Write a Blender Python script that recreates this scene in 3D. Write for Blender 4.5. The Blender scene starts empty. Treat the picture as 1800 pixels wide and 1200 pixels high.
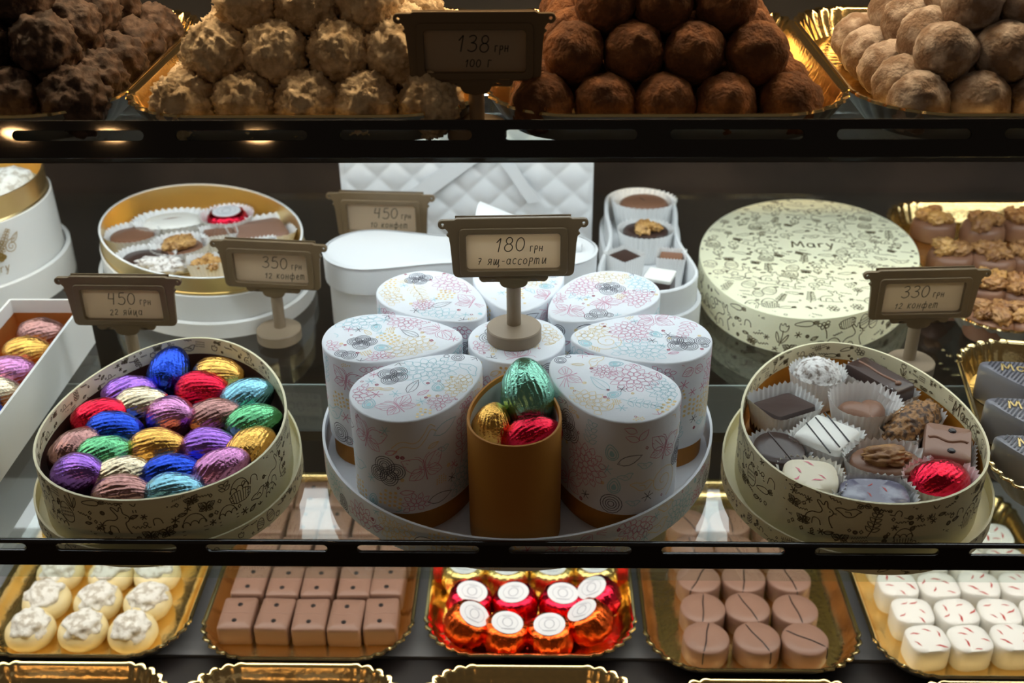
import bpy, bmesh, math, random
from math import sin, cos, pi, radians, sqrt, atan2
from mathutils import Vector, Matrix, noise

random.seed(7)
scene = bpy.context.scene
col = scene.collection

# ------------------------------------------------------------------ camera, world, exposure
F_PX, PITCH, YAW, ROLL = 2000.0, radians(29.5), radians(1.35), radians(-0.56)
CAM = Vector((0.01156, -0.60965, 0.42181))
CROT = Matrix.Rotation(YAW, 3, 'Z') @ Matrix.Rotation(pi/2 - PITCH, 3, 'X') @ Matrix.Rotation(ROLL, 3, 'Z')
cd = bpy.data.cameras.new('camera'); cam = bpy.data.objects.new('camera', cd); col.objects.link(cam)
cam.matrix_world = Matrix.Translation(CAM) @ CROT.to_4x4()
cd.sensor_width = 36; cd.lens = 36 * F_PX / 1800; cd.clip_start = 0.01; cd.clip_end = 50
cd.dof.use_dof = True; cd.dof.focus_distance = 0.66; cd.dof.aperture_fstop = 9.0
scene.camera = cam

world = bpy.data.worlds.new('world'); scene.world = world; world.use_nodes = True
bg = world.node_tree.nodes['Background']
bg.inputs[0].default_value = (1.0, 0.80, 0.60, 1); bg.inputs[1].default_value = 0.05
vs = scene.view_settings
vs.view_transform = 'Standard'; vs.look = 'None'; vs.gamma = 1; vs.use_curve_mapping = False
vs.exposure = 0.0
LED_MID, FILL_LED_CENTRE, FILL_LED_FRONT, LED_LOW, LED_TOP = 4.3, 7.5, 6.0, 6.6, 25.0

def U(px, py, z):
    """point on the horizontal plane z that the photograph shows at a pixel"""
    d = CROT @ Vector(((px-900)/F_PX, -(py-600)/F_PX, -1))
    return CAM + d * ((z - CAM.z)/d.z)

# ------------------------------------------------------------------ materials
def mat(name, color, rough=0.5, metal=0.0, bump=0.0, bscale=400.0, var=0.0, vscale=60.0, spec=0.5,
        sss=0.0, coat=0.0, emit=None, detail=3.0, var_col=None, lo=0.4, hi=0.6):
    m = bpy.data.materials.new(name); m.use_nodes = True
    nt = m.node_tree; b = nt.nodes['Principled BSDF']
    c = (*color, 1)
    b.inputs['Base Color'].default_value = c
    b.inputs['Roughness'].default_value = rough
    b.inputs['Metallic'].default_value = metal
    b.inputs['Specular IOR Level'].default_value = spec
    if sss:
        b.inputs['Subsurface Weight'].default_value = sss
        b.inputs['Subsurface Radius'].default_value = (0.004, 0.0025, 0.0015)
        b.inputs['Subsurface Scale'].default_value = 1.0
    if coat: b.inputs['Coat Weight'].default_value = coat; b.inputs['Coat Roughness'].default_value = 0.15
    tc = None
    if bump or var or var_col:
        tc = nt.nodes.new('ShaderNodeTexCoord')
    if bump:
        n = nt.nodes.new('ShaderNodeTexNoise'); n.inputs['Scale'].default_value = bscale; n.inputs['Detail'].default_value = detail
        bp = nt.nodes.new('ShaderNodeBump'); bp.inputs['Strength'].default_value = 1.0; bp.inputs['Distance'].default_value = bump
        nt.links.new(tc.outputs['Object'], n.inputs['Vector'])
        nt.links.new(n.outputs['Fac'], bp.inputs['Height']); nt.links.new(bp.outputs['Normal'], b.inputs['Normal'])
    if var or var_col:
        n = nt.nodes.new('ShaderNodeTexNoise'); n.inputs['Scale'].default_value = vscale; n.inputs['Detail'].default_value = 4
        r = nt.nodes.new('ShaderNodeValToRGB')
        r.color_ramp.elements[0].position = lo; r.color_ramp.elements[1].position = hi
        r.color_ramp.elements[0].color = (*(var_col if var_col else [x*(1-var) for x in color]), 1)
        r.color_ramp.elements[1].color = c
        nt.links.new(tc.outputs['Object'], n.inputs['Vector'])
        nt.links.new(n.outputs['Fac'], r.inputs['Fac']); nt.links.new(r.outputs['Color'], b.inputs['Base Color'])
    if emit:
        b.inputs['Emission Color'].default_value = (*emit[0], 1); b.inputs['Emission Strength'].default_value = emit[1]
    return m

def glass_mat(name, tint=(0.93, 0.97, 0.95)):
    m = bpy.data.materials.new(name); m.use_nodes = True; nt = m.node_tree
    for n in list(nt.nodes):
        if n.type != 'OUTPUT_MATERIAL': nt.nodes.remove(n)
    out = [n for n in nt.nodes if n.type == 'OUTPUT_MATERIAL'][0]
    tr = nt.nodes.new('ShaderNodeBsdfTransparent'); tr.inputs[0].default_value = (*tint, 1)
    gl = nt.nodes.new('ShaderNodeBsdfGlossy'); gl.inputs['Roughness'].default_value = 0.03
    fr = nt.nodes.new('ShaderNodeFresnel'); ge = nt.nodes.new('ShaderNodeNewGeometry')
    io = nt.nodes.new('ShaderNodeMapRange'); io.inputs['To Min'].default_value = 1.75; io.inputs['To Max'].default_value = 1/1.75
    nt.links.new(ge.outputs['Backfacing'], io.inputs['Value']); nt.links.new(io.outputs[0], fr.inputs[0])
    mx = nt.nodes.new('ShaderNodeMixShader')
    nt.links.new(fr.outputs[0], mx.inputs[0]); nt.links.new(tr.outputs[0], mx.inputs[1]); nt.links.new(gl.outputs[0], mx.inputs[2])
    nt.links.new(mx.outputs[0], out.inputs[0])
    return m

def foil(name, c, rough=0.21):
    return mat(name, c, rough, 1.0, bump=0.00045, bscale=620, detail=5)

M = {}
M['glass'] = glass_mat('shelf_glass')
M['strip'] = mat('bright_steel_strip', (0.75, 0.76, 0.78), 0.3, 0.3)
M['rail'] = mat('dark_rail_metal', (0.012, 0.009, 0.008), 0.025, 0.0, spec=0.6)
M['led'] = mat('led_diffuser', (0.9, 0.9, 0.9), 0.5, emit=((0.88, 0.98, 1.0), LED_MID))
M['fill_led_centre'] = mat('fill_diffuser_centre', (0.9, 0.9, 0.9), 0.5, emit=((0.88, 0.98, 1.0), FILL_LED_CENTRE))
M['fill_led_front'] = mat('fill_diffuser_front', (0.9, 0.9, 0.9), 0.5, emit=((0.88, 0.98, 1.0), FILL_LED_FRONT))
M['led_low'] = mat('led_diffuser_lower', (0.9, 0.9, 0.9), 0.5, emit=((1.0, 0.95, 0.86), LED_LOW))
M['led_top'] = mat('led_diffuser_upper', (0.9, 0.9, 0.9), 0.5, emit=((1.0, 0.72, 0.42), LED_TOP))
M['housing'] = mat('light_housing', (0.05, 0.04, 0.035), 0.4)
M['wall'] = mat('back_wall_brown', (0.032, 0.021, 0.016), 0.5, var=0.5, vscale=9)
M['deck'] = mat('dark_deck', (0.022, 0.017, 0.016), 0.35)
M['plate'] = mat('grey_plate', (0.20, 0.20, 0.21), 0.3)
M['gold'] = mat('gold_foil_board', (0.86, 0.63, 0.28), 0.2, 1.0, bump=0.00025, bscale=260, detail=2)
M['gold_rim'] = mat('gold_rim', (0.92, 0.72, 0.36), 0.17, 1.0)
M['tray_back'] = mat('grey_card_back', (0.22, 0.22, 0.21), 0.6)
M['gold_card'] = mat('gold_card', (0.86, 0.67, 0.33), 0.36, 1.0)
M['orange_card'] = mat('orange_card', (0.45, 0.18, 0.015), 0.55, bump=0.00006, bscale=1500)
M['copper_lining'] = mat('copper_lining', (0.72, 0.32, 0.09), 0.35, 0.7)
M['white_card'] = mat('white_card', (0.82, 0.82, 0.80), 0.5)
M['grey_inner'] = mat('pale_inner_card', (0.62, 0.63, 0.62), 0.6)
M['floral'] = mat('floral_paper', (0.82, 0.85, 0.90), 0.5, bump=0.00003, bscale=1200)
M['cream'] = mat('cream_paper', (0.80, 0.74, 0.50), 0.55, bump=0.00004, bscale=1200)
M['cream_pale'] = mat('pale_yellow_paper', (0.87, 0.86, 0.62), 0.5, bump=0.00004, bscale=1200)
M['brown_liner'] = mat('dark_brown_liner', (0.06, 0.022, 0.012), 0.5)
M['white_leather'] = mat('white_leatherette', (0.72, 0.735, 0.75), 0.42, bump=0.00006, bscale=900)
M['cup'] = mat('white_glassine_paper', (0.86, 0.86, 0.85), 0.6, sss=0.0)
M['bronze'] = mat('taupe_sign_plastic', (0.17, 0.115, 0.06), 0.38, 0.25)
M['stand'] = mat('taupe_sign_stand', (0.30, 0.225, 0.15), 0.45, 0.1)
M['cardface'] = mat('price_card', (0.66, 0.54, 0.40), 0.6)
_m = M['cardface']; _nt = _m.node_tree; _t = _nt.nodes.new('ShaderNodeBsdfTranslucent'); _t.inputs[0].default_value = (0.80, 0.66, 0.48, 1)
_x = _nt.nodes.new('ShaderNodeMixShader'); _x.inputs[0].default_value = 0.5
_nt.links.new(_nt.nodes['Principled BSDF'].outputs[0], _x.inputs[1]); _nt.links.new(_t.outputs[0], _x.inputs[2])
_nt.links.new(_x.outputs[0], [n for n in _nt.nodes if n.type == 'OUTPUT_MATERIAL'][0].inputs[0])
M['ink'] = mat('handwriting_ink', (0.022, 0.015, 0.006), 0.6)
M['ink_gold'] = mat('gold_ink', (0.45, 0.30, 0.10), 0.4, 0.5)
M['ink_brightgold'] = mat('bright_gold_ink', (0.75, 0.55, 0.22), 0.35, 0.6)
M['ink_cream'] = mat('sepia_print_ink', (0.13, 0.10, 0.05), 0.6)
M['ink_pink'] = mat('pink_print_ink', (0.68, 0.26, 0.40), 0.6)
M['ink_teal'] = mat('teal_print_ink', (0.40, 0.68, 0.75), 0.6)
M['ink_yellow'] = mat('yellow_print_ink', (0.88, 0.68, 0.34), 0.6)
M['ink_grey'] = mat('charcoal_print_ink', (0.12, 0.12, 0.16), 0.6)
M['ink_crimson'] = mat('crimson_print_ink', (0.42, 0.06, 0.12), 0.6)
M['milk'] = mat('milk_chocolate', (0.235, 0.115, 0.068), 0.38, bump=0.00012, bscale=120, spec=0.45)
M['milk_pale'] = mat('pale_milk_chocolate', (0.30, 0.17, 0.122), 0.42, bump=0.0001, bscale=150, spec=0.4)
M['dark'] = mat('dark_chocolate', (0.055, 0.03, 0.024), 0.33, bump=0.00008, bscale=150)
M['darkdot'] = mat('dark_dot', (0.018, 0.012, 0.012), 0.35)
M['whitechoc'] = mat('white_chocolate', (0.86, 0.78, 0.60), 0.4, bump=0.00015, bscale=140)
M['ivory'] = mat('ivory_chocolate', (0.84, 0.71, 0.40), 0.42)
M['powder'] = mat('powdered_topping', (0.84, 0.82, 0.76), 0.8, bump=0.0006, bscale=420, var_col=(0.55, 0.50, 0.42), vscale=170, lo=0.38, hi=0.52)
M['pure_white'] = mat('white_glaze', (0.88, 0.87, 0.82), 0.35)
M['red_fleck'] = mat('red_fleck', (0.52, 0.05, 0.04), 0.5)
M['pink_fleck'] = mat('pink_fleck', (0.80, 0.22, 0.28), 0.5)
M['walnut'] = mat('walnut_kernel', (0.42, 0.215, 0.075), 0.5, bump=0.0004, bscale=330, var_col=(0.22, 0.09, 0.03), vscale=150, lo=0.35, hi=0.6)
M['walnut_gold'] = mat('pale_walnut', (0.62, 0.36, 0.12), 0.42, bump=0.0004, bscale=330, var_col=(0.34, 0.16, 0.045), vscale=160, lo=0.35, hi=0.6)
M['nutcrumb'] = mat('crushed_nut_coat', (0.34, 0.17, 0.06), 0.6, bump=0.0008, bscale=300, var_col=(0.07, 0.035, 0.02), vscale=260, lo=0.42, hi=0.55)
M['greyblue'] = mat('grey_blue_marbled', (0.36, 0.37, 0.46), 0.25, var_col=(0.16, 0.15, 0.22), vscale=70)
M['striped'] = mat('graphite_chocolate', (0.21, 0.21, 0.245), 0.3)
M['stripe_dk'] = mat('graphite_stripe', (0.05, 0.05, 0.065), 0.3)
M['label'] = mat('white_label', (0.84, 0.86, 0.90), 0.4)
M['label_ring'] = mat('grey_label_print', (0.50, 0.52, 0.58), 0.5)
M['t_dark'] = mat('dark_truffle', (0.12, 0.075, 0.055), 0.75, bump=0.0016, bscale=210, var_col=(0.035, 0.018, 0.012), vscale=130, detail=6)
M['t_white'] = mat('coconut_truffle', (0.84, 0.67, 0.44), 0.85, bump=0.0016, bscale=230, var_col=(0.52, 0.38, 0.22), vscale=140, detail=5)
M['t_brown'] = mat('cocoa_truffle', (0.25, 0.10, 0.035), 0.9, bump=0.0018, bscale=420, var_col=(0.13, 0.05, 0.018), vscale=110, detail=6)
M['t_grey'] = mat('sugar_truffle', (0.54, 0.47, 0.42), 0.85, bump=0.0014, bscale=420, var_col=(0.26, 0.18, 0.13), vscale=90, detail=6)
M['sugar_ball'] = mat('icing_sugar_truffle', (0.78, 0.76, 0.74), 0.85, bump=0.0010, bscale=420, var_col=(0.25, 0.20, 0.17), vscale=260, lo=0.36, hi=0.5)
FOILS = {'red': (0.72, 0.02, 0.055), 'blue': (0.03, 0.085, 0.62), 'gold': (0.83, 0.46, 0.11), 'purple': (0.34, 0.15, 0.62),
         'champagne': (0.78, 0.66, 0.46), 'mauve': (0.42, 0.22, 0.20), 'green': (0.16, 0.50, 0.24), 'sky': (0.24, 0.52, 0.66),
         'lilac': (0.60, 0.25, 0.50), 'mint': (0.30, 0.66, 0.50), 'orange': (0.95, 0.15, 0.025), 'yellowgold': (0.90, 0.68, 0.25)}
for k, c in FOILS.items(): M['foil_'+k] = foil('foil_'+k, c)

# ------------------------------------------------------------------ object helpers
def link(name, me, parent=None, loc=None, rot=None, scale=None):
    o = bpy.data.objects.new(name, me); col.objects.link(o)
    if parent is not None: o.parent = parent
    if loc is not None: o.location = loc
    if rot is not None: o.rotation_euler = (0, 0, rot) if isinstance(rot, (int, float)) else rot
    if scale is not None: o.scale = (scale,)*3 if isinstance(scale, (int, float)) else scale
    return o
def tag(o, label, cat, group=None, kind=None):
    o['label'] = label; o['category'] = cat
    if group: o['group'] = group
    if kind: o['kind'] = kind
    return o
def thing(name, label, cat, loc=(0, 0, 0), rot=0, group=None, scale=None):
    return tag(link(name, None, None, loc, rot, scale), label, cat, group)
def mesh(name, verts, faces, mats, midx=None, smooth=True, angle=38):
    me = bpy.data.meshes.new(name)
    me.from_pydata([tuple(v) for v in verts], [], faces); 
    for m in (mats if isinstance(mats, (list, tuple)) else [mats]): me.materials.append(m)
    if midx is not None: me.polygons.foreach_set('material_index', midx)
    bm = bmesh.new(); bm.from_mesh(me); bmesh.ops.recalc_face_normals(bm, faces=bm.faces); bm.to_mesh(me); bm.free()
    if smooth:
        me.polygons.foreach_set('use_smooth', [True]*len(me.polygons)); me.set_sharp_from_angle(angle=radians(angle))
    me.update(); return me

# ------------------------------------------------------------------ outlines and lofts
def sup(a, b, e=2.0, n=56):
    r = []
    for i in range(n):
        t = 2*pi*i/n; c, s = cos(t), sin(t)
        r.append((a*math.copysign(abs(c)**(2/e), c), b*math.copysign(abs(s)**(2/e), s)))
    return r
def egg(L, W, k=0.16, n=72):
    """egg outline, narrow end towards +y"""
    p = []
    for i in range(n):
        t = 2*pi*i/n
        p.append((sin(t)*(1-k*cos(t)), cos(t)))
    mx = max(abs(q[0]) for q in p)
    return [(q[0]/mx*W/2, q[1]*L/2) for q in reversed(p)]
def rrect(w, l, r, nc=10):
    p = []
    for cx, cy, a0 in ((w/2-r, l/2-r, 0), (-w/2+r, l/2-r, pi/2), (-w/2+r, -l/2+r, pi), (w/2-r, -l/2+r, 1.5*pi)):
        for i in range(nc+1):
            a = a0 + pi/2*i/nc; p.append((cx+r*cos(a), cy+r*sin(a)))
    return p
def fig8(Ls, w1, w2, waist, n=40):
    """keyhole outline along y: lobe of width w1 at -y, narrower lobe w2 at +y"""
    right = []
    for i in range(n+1):
        t = i/n; y = -Ls/2 + Ls*t
        r1, r2 = w1/2, w2/2
        y1, y2 = -Ls/2+r1, Ls/2-r2
        if y < y1: x = sqrt(max(0, r1*r1-(y-y1)**2))
        elif y > y2: x = sqrt(max(0, r2*r2-(y-y2)**2))
        else:
            s = (y-y1)/(y2-y1); lin = r1+(r2-r1)*s
            x = lin - (lin-waist/2)*sin(pi*s)**2
        right.append((x, y))
    # denser ends
    ang = [i*pi/16 for i in range(9)]
    lo = [(w1/2*sin(a), -Ls/2+w1/2-w1/2*cos(a)) for a in ang]
    hi = [(w2/2*cos(a), Ls/2-w2/2+w2/2*sin(a)) for a in ang]
    mid = [q for q in right if -Ls/2+w1/2 < q[1] < Ls/2-w2/2]
    R = lo+mid+hi
    return R + [(-x, y) for x, y in reversed(R[1:-1])]
def rot2(pts, a): return [(x*cos(a)-y*sin(a), x*sin(a)+y*cos(a)) for x, y in pts]
def offs(pts, d):
    n = len(pts); r = []
    for i in range(n):
        a, b, c = Vector(pts[i-1]), Vector(pts[i]), Vector(pts[(i+1) % n])
        e1, e2 = (b-a), (c-b)
        if e1.length < 1e-9: e1 = e2
        if e2.length < 1e-9: e2 = e1
        t = (e1.normalized()+e2.normalized())
        t = t.normalized() if t.length > 1e-6 else e1.normalized()
        r.append((b.x+t.y*d, b.y-t.x*d))
    return r
def loft_vf(out, secs, cap0=True, cap1=True, scale_mode=False, base=0):
    n = len(out); V = []; Fc = []
    for d, z in secs:
        ring = [(x*d, y*d) for x, y in out] if scale_mode else (out if d == 0 else offs(out, d))
        V += [(x, y, z) for x, y in ring]
    for s in range(len(secs)-1):
        for i in range(n):
            j = (i+1) % n
            Fc.append((base+s*n+i, base+s*n+j, base+(s+1)*n+j, base+(s+1)*n+i))
    if cap0: Fc.append(tuple(base+i for i in reversed(range(n))))
    if cap1: Fc.append(tuple(base+(len(secs)-1)*n+i for i in range(n)))
    return V, Fc
def loft(name, out, secs, m, cap0=True, cap1=True, scale_mode=False, angle=38):
    V, Fc = loft_vf(out, secs, cap0, cap1, scale_mode)
    return mesh(name, V, Fc, m, angle=angle)
def box_mesh(name, w, l, h, m, r=0.002, b=0.0008, e=None):
    o = rrect(w, l, r, 4)
    return loft(name, o, [(0, 0), (0, h-b), (-b*0.3, h-b*0.3), (-b, h)], m)
def cuboid(name, x0, x1, y0, y1, z0, z1, m):
    V = [(x, y, z) for z in (z0, z1) for y in (y0, y1) for x in (x0, x1)]
    return mesh(name, V, [(0, 2, 3, 1), (4, 5, 7, 6), (0, 1, 5, 4), (2, 6, 7, 3), (0, 4, 6, 2), (1, 3, 7, 5)], m, smooth=False)
def flat_curve(name, outer, holes, thick, m, bevel=0.0):
    """outline with holes in the xz plane, thick along y"""
    cu = bpy.data.curves.new(name, 'CURVE'); cu.dimensions = '2D'; cu.fill_mode = 'BOTH'; cu.extrude = thick/2
    if bevel: cu.bevel_depth = bevel; cu.bevel_resolution = 1; cu.offset = -bevel
    for poly in [outer]+list(holes):
        s = cu.splines.new('POLY'); s.points.add(len(poly)-1); s.use_cyclic_u = True
        for i, (x, y) in enumerate(poly): s.points[i].co = (x, y, 0, 1)
    tmp = bpy.data.objects.new('tmp', cu); col.objects.link(tmp)
    dg = bpy.context.evaluated_depsgraph_get(); dg.update()
    me = bpy.data.meshes.new_from_object(tmp.evaluated_get(dg), depsgraph=dg)
    bpy.data.objects.remove(tmp); bpy.data.curves.remove(cu)
    me.name = name; me.transform(Matrix.Rotation(pi/2, 4, 'X'))
    me.materials.clear(); me.materials.append(m)
    return me
def blob(name, m, sc, fn, sub=4):
    bm = bmesh.new(); bmesh.ops.create_icosphere(bm, subdivisions=sub, radius=1.0)
    for v in bm.verts:
        p = v.co.normalized(); v.co = Vector((p.x*sc[0], p.y*sc[1], p.z*sc[2])) * fn(p)
    me = bpy.data.meshes.new(name); bm.to_mesh(me); bm.free(); me.materials.append(m)
    me.polygons.foreach_set('use_smooth', [True]*len(me.polygons)); me.update(); return me

# ------------------------------------------------------------------ ink strips (printed and hand-written lines)
class Ink:
    def __init__(self): self.V = []; self.F = []; self.I = []; self.mats = []
    def mi(self, key):
        if key not in self.mats: self.mats.append(key)
        return self.mats.index(key)
    def line(self, pts, w, key, mp, closed=False):
        p = [Vector(q) for q in pts]; n = len(p)
        if n < 2: return
        b = len(self.V); k = self.mi(key)
        for i in range(n):
            if closed: t = p[(i+1) % n]-p[i-1]
            else: t = p[min(i+1, n-1)]-p[max(i-1, 0)]
            t = t.normalized() if t.length > 1e-12 else Vector((1, 0))
            nn = Vector((-t.y, t.x))*w/2
            self.V += [mp(p[i]+nn), mp(p[i]-nn)]
        for i in range(n if closed else n-1):
            j = (i+1) % n
            self.F.append((b+2*i, b+2*i+1, b+2*j+1, b+2*j)); self.I.append(k)
    def fill(self, pts, key, mp):
        b = len(self.V); self.V += [mp(Vector(q)) for q in pts]
        self.F.append(tuple(range(b, b+len(pts)))); self.I.append(self.mi(key))
    def build(self, name, parent, kind='stuff'):
        me = bpy.data.meshes.new(name); me.from_pydata([tuple(v) for v in self.V], [], self.F)
        for k in self.mats: me.materials.append(M[k])
        me.polygons.foreach_set('material_index', self.I); me.update()
        o = link(name, me, parent)
        if kind: o['kind'] = kind
        return o
def arc(cx, cy, rx, ry, a0, a1, n=12, rot=0):
    return [(cx+rx*cos(a)*cos(rot)-ry*sin(a)*sin(rot), cy+rx*cos(a)*sin(rot)+ry*sin(a)*cos(rot)) for a in [a0+(a1-a0)*i/n for i in range(n+1)]]
def smooth_pts(p, it=2, closed=False):
    p = [tuple(q) for q in p]
    for _ in range(it):
        r = []; n = len(p); rng = range(n) if closed else range(n-1)
        if not closed: r.append(p[0])
        for i in rng:
            a, b = p[i], p[(i+1) % n]
            r += [(a[0]*.75+b[0]*.25, a[1]*.75+b[1]*.25), (a[0]*.25+b[0]*.75, a[1]*.25+b[1]*.75)]
        if not closed: r.append(p[-1])
        p = r
    return p
# motif = list of (points, closed, width factor, fill?) in a unit circle
def petal(r0, r1, w, a, n=5):
    o = []
    for i in range(n+1):
        t = i/n; o.append((r0+(r1-r0)*t, w*sin(pi*t**0.8)))
    for i in range(n-1, 0, -1):
        t = i/n; o.append((r0+(r1-r0)*t, -w*sin(pi*t**0.8)))
    return [(x*cos(a)-y*sin(a), x*sin(a)+y*cos(a)) for x, y in o]
def m_blossom(n=9, rings=2):
    L = [(arc(0, 0, .14, .14, 0, 2*pi, 10)[:-1], True, 1, False)]
    for k in range(rings):
        r0, r1 = ((.14, .62), (.5, 1.0)) [k] if rings == 2 else ((.14, .5), (.38, .76), (.64, 1.0))[k]
        nn = n + 3*k
        for i in range(nn): L.append((petal(r0, r1, .17 if rings == 2 else .14, 2*pi*(i+.5*k)/nn), True, 1, False))
    return L
def m_scallop():
    L = []
    for cx, cy, R in ((0, .35, .55), (-.5, -.1, .48), (.5, -.1, .48), (0, -.4, .5)):
        for f in (1, .75, .5, .28): L.append((arc(cx, cy, R*f, R*f, 0, 2*pi, 14)[:-1], True, 1.3, False))
    return L
def m_butterfly():
    L = [([(0, -.5), (0, .4)], False, 1.6, False)]
    for s in (-1, 1):
        for a, r, w in ((.6, 1, .32), (-.45, .75, .26)):
            pt = petal(.05, r, w, a); L.append(([(s*x, y) for x, y in pt], True, 1, False))
            for da in (-.22, 0, .22): L.append(([(s*.15*cos(a+da), .15*sin(a+da)), (s*r*.8*cos(a+da), r*.8*sin(a+da))], False, .8, False))
        L.append(([(0, .4), (s*.15, .6), (s*.3, .65)], False, .8, False))
    return L
def m_sprig():
    L = [(smooth_pts([(-.1, -1), (.05, -.3), (-.05, .3), (.1, 1)]), False, 1, False)]
    for i, y in enumerate((-.6, -.25, .1, .45, .75)):
        for s in (-1, 1):
            p = petal(0, .5-.05*i, .12, pi/2-s*.95); L.append(([(x, yy+y) for x, yy in p], True, 1, False))
    return L
def m_wave():
    return [(smooth_pts([(-1, .25*k), (-.5, .3+.25*k), (0, -.1+.25*k), (.5, .25+.25*k), (.8, .6+.25*k), (1, .3+.25*k)]), False, 1.2, False) for k in (-2, -1, 0)]
def m_swirl():
    pts = [(.9*(1-i/26)*cos(i*.5), .9*(1-i/26)*sin(i*.5)) for i in range(24)]
    return [(pts, False, 1.1, False), (smooth_pts([(.9, 0), (.9, -.5), (.5, -1)]), False, 1.1, False)]
def m_dots():
    L = []
    for i in range(5):
        for j in range(4-abs(i-2)//2):
            L.append((arc((i-2)*.36, (j-1.5)*.36+.1*(i % 2), .12, .12, 0, 2*pi, 7)[:-1], True, 1, True))
    return L
def m_drop():
    o = smooth_pts([(0, 1), (.55, .2), (.5, -.5), (0, -.75), (-.5, -.5), (-.55, .2)], 2, True)
    return [(o, True, 1.6, False), ([(x*.7, y*.7-.05) for x, y in o], True, 1.6, False), ([(x*.4, y*.4-.1) for x, y in o], True, 1, True)]
def m_bug():
    return [([(0, 0), (cos(a), sin(a))], False, 1.2, False) for a in (0.3, 1.2, 2.2, 3.3, 4.2, 5.4)]
def m_leaf():
    o = petal(-1, 1, .38, .3)
    return [(o, True, 1.2, False), ([(-.9*cos(.3), -.9*sin(.3)), (.9*cos(.3), .9*sin(.3))], False, .8, False)]
def m_bird():
    return [(smooth_pts([(-1, .1), (-.5, .35), (0, .2), (.5, .5), (.8, .35), (1, .3), (.75, .15), (.5, -.3), (-.1, -.45), (-.5, -.1)], 2, True), True, 1.1, False),
            (smooth_pts([(-.2, .05), (.2, .1), (.3, -.2)]), False, 1, False)]
# cream-paper motifs
def m_eggd():
    o = egg(2, 1.5, .15, 22); L = [(o, True, 1, False)]
    for y in (-.35, 0, .35):
        L.append(([(x/6*.62, y+(.12 if x % 2 else -.05)) for x in range(-6, 7)], False, .9, False))
    return L
def m_tulip():
    L = [(smooth_pts([(0, -1), (.05, -.3), (0, .2)]), False, 1, False),
         (smooth_pts([(-.3, .75), (-.28, .2), (0, .1), (.28, .2), (.3, .75), (.12, .5), (0, .85), (-.12, .5)], 1, True), True, 1, False)]
    for s in (-1, 1):
        L.append((smooth_pts([(0, -.9), (s*.35, -.5), (s*.45, .1), (s*.2, -.3)], 2, True), True, 1, False))
    return L
def m_daisy():
    L = [(arc(0, .4, .14, .14, 0, 2*pi, 8)[:-1], True, 1, False), (smooth_pts([(0, .1), (.1, -.4), (0, -1)]), False, 1, False)]
    for i in range(6):
        p = petal(.16, .52, .15, 2*pi*i/6); L.append(([(x, y+.4) for x, y in p], True, 1, False))
    L.append((petal(0, .5, .14, .4), True, 1, False)); return L
def m_bunny():
    body = smooth_pts([(-.9, -.75), (-.95, -.2), (-.55, .15), (-.1, .1), (.1, .3), (.0, .55), (-.25, .95), (-.05, .98), (.18, .62), (.25, .98), (.4, .95), (.38, .55), (.6, .45), (.72, .25), (.6, .05), (.42, -.02), (.45, -.4), (.6, -.75)], 2)
    return [(body, False, 1.1, False), ([(-.9, -.75), (.65, -.75)], False, 1, False), (arc(.5, .3, .05, .05, 0, 2*pi, 6)[:-1], True, 1, True),
            (smooth_pts([(-.55, -.7), (-.5, -.2), (-.1, -.3), (-.05, -.7)]), False, 1, False), (arc(-.98, -.45, .12, .12, 0, 2*pi, 7)[:-1], True, 1, False),
            ([(.68, .22), (.9, .28)], False, .6, False), ([(.68, .2), (.9, .16)], False, .6, False)]
def m_basket():
    L = [(smooth_pts([(-.8, .1), (-.6, -.7), (.6, -.7), (.8, .1)], 1, True), True, 1, False), (arc(0, .1, .62, .8, 0, pi, 14), False, 1, False)]
    for i in range(-3, 4): L.append(([(i*.2, .08), (i*.16, -.66)], False, .8, False))
    for y in (-.15, -.4): L.append(([(-.7, y), (.7, y)], False, .8, False))
    for x in (-.45, 0, .45): L.append((arc(x, .15, .22, .28, 0, pi, 8), False, 1, False))
    return L
def m_carrot():
    L = [(smooth_pts([(-1, -.3), (0, .3), (.6, .35), (.7, .05), (.3, -.2)], 2, True), True, 1, False)]
    for a in (.1, .5, .9): L.append((petal(0, .5, .1, a), True, 1, False)); L[-1] = ([(x+.62, y+.2) for x, y in L[-1][0]], True, 1, False)
    return L
def m_squig():
    return [([(-1+i*.14, .18*sin(i*1.7)) for i in range(15)], False, 1, False)]
def m_ring(): return [(arc(0, 0, .8, .8, 0, 2*pi, 9)[:-1], True, 1.4, False), (arc(0, 0, .35, .35, 0, 2*pi, 7)[:-1], True, 1, False)]
def m_dia(): return [([(0, .8), (.6, 0), (0, -.8), (-.6, 0)], True, 1.3, False)]
def m_chick():
    return [(arc(0, -.15, .6, .5, 0, 2*pi, 16)[:-1], True, 1, False), (arc(.45, .45, .32, .32, 0, 2*pi, 12)[:-1], True, 1, False),
            (smooth_pts([(-.2, 0), (.1, -.35), (.3, 0)]), False, 1, False), ([(.76, .5), (1, .42), (.76, .36)], False, 1, False), ([(-.1, -.65), (-.1, -.95)], False, 1, False), ([(.15, -.65), (.15, -.95)], False, 1, False)]
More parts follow.
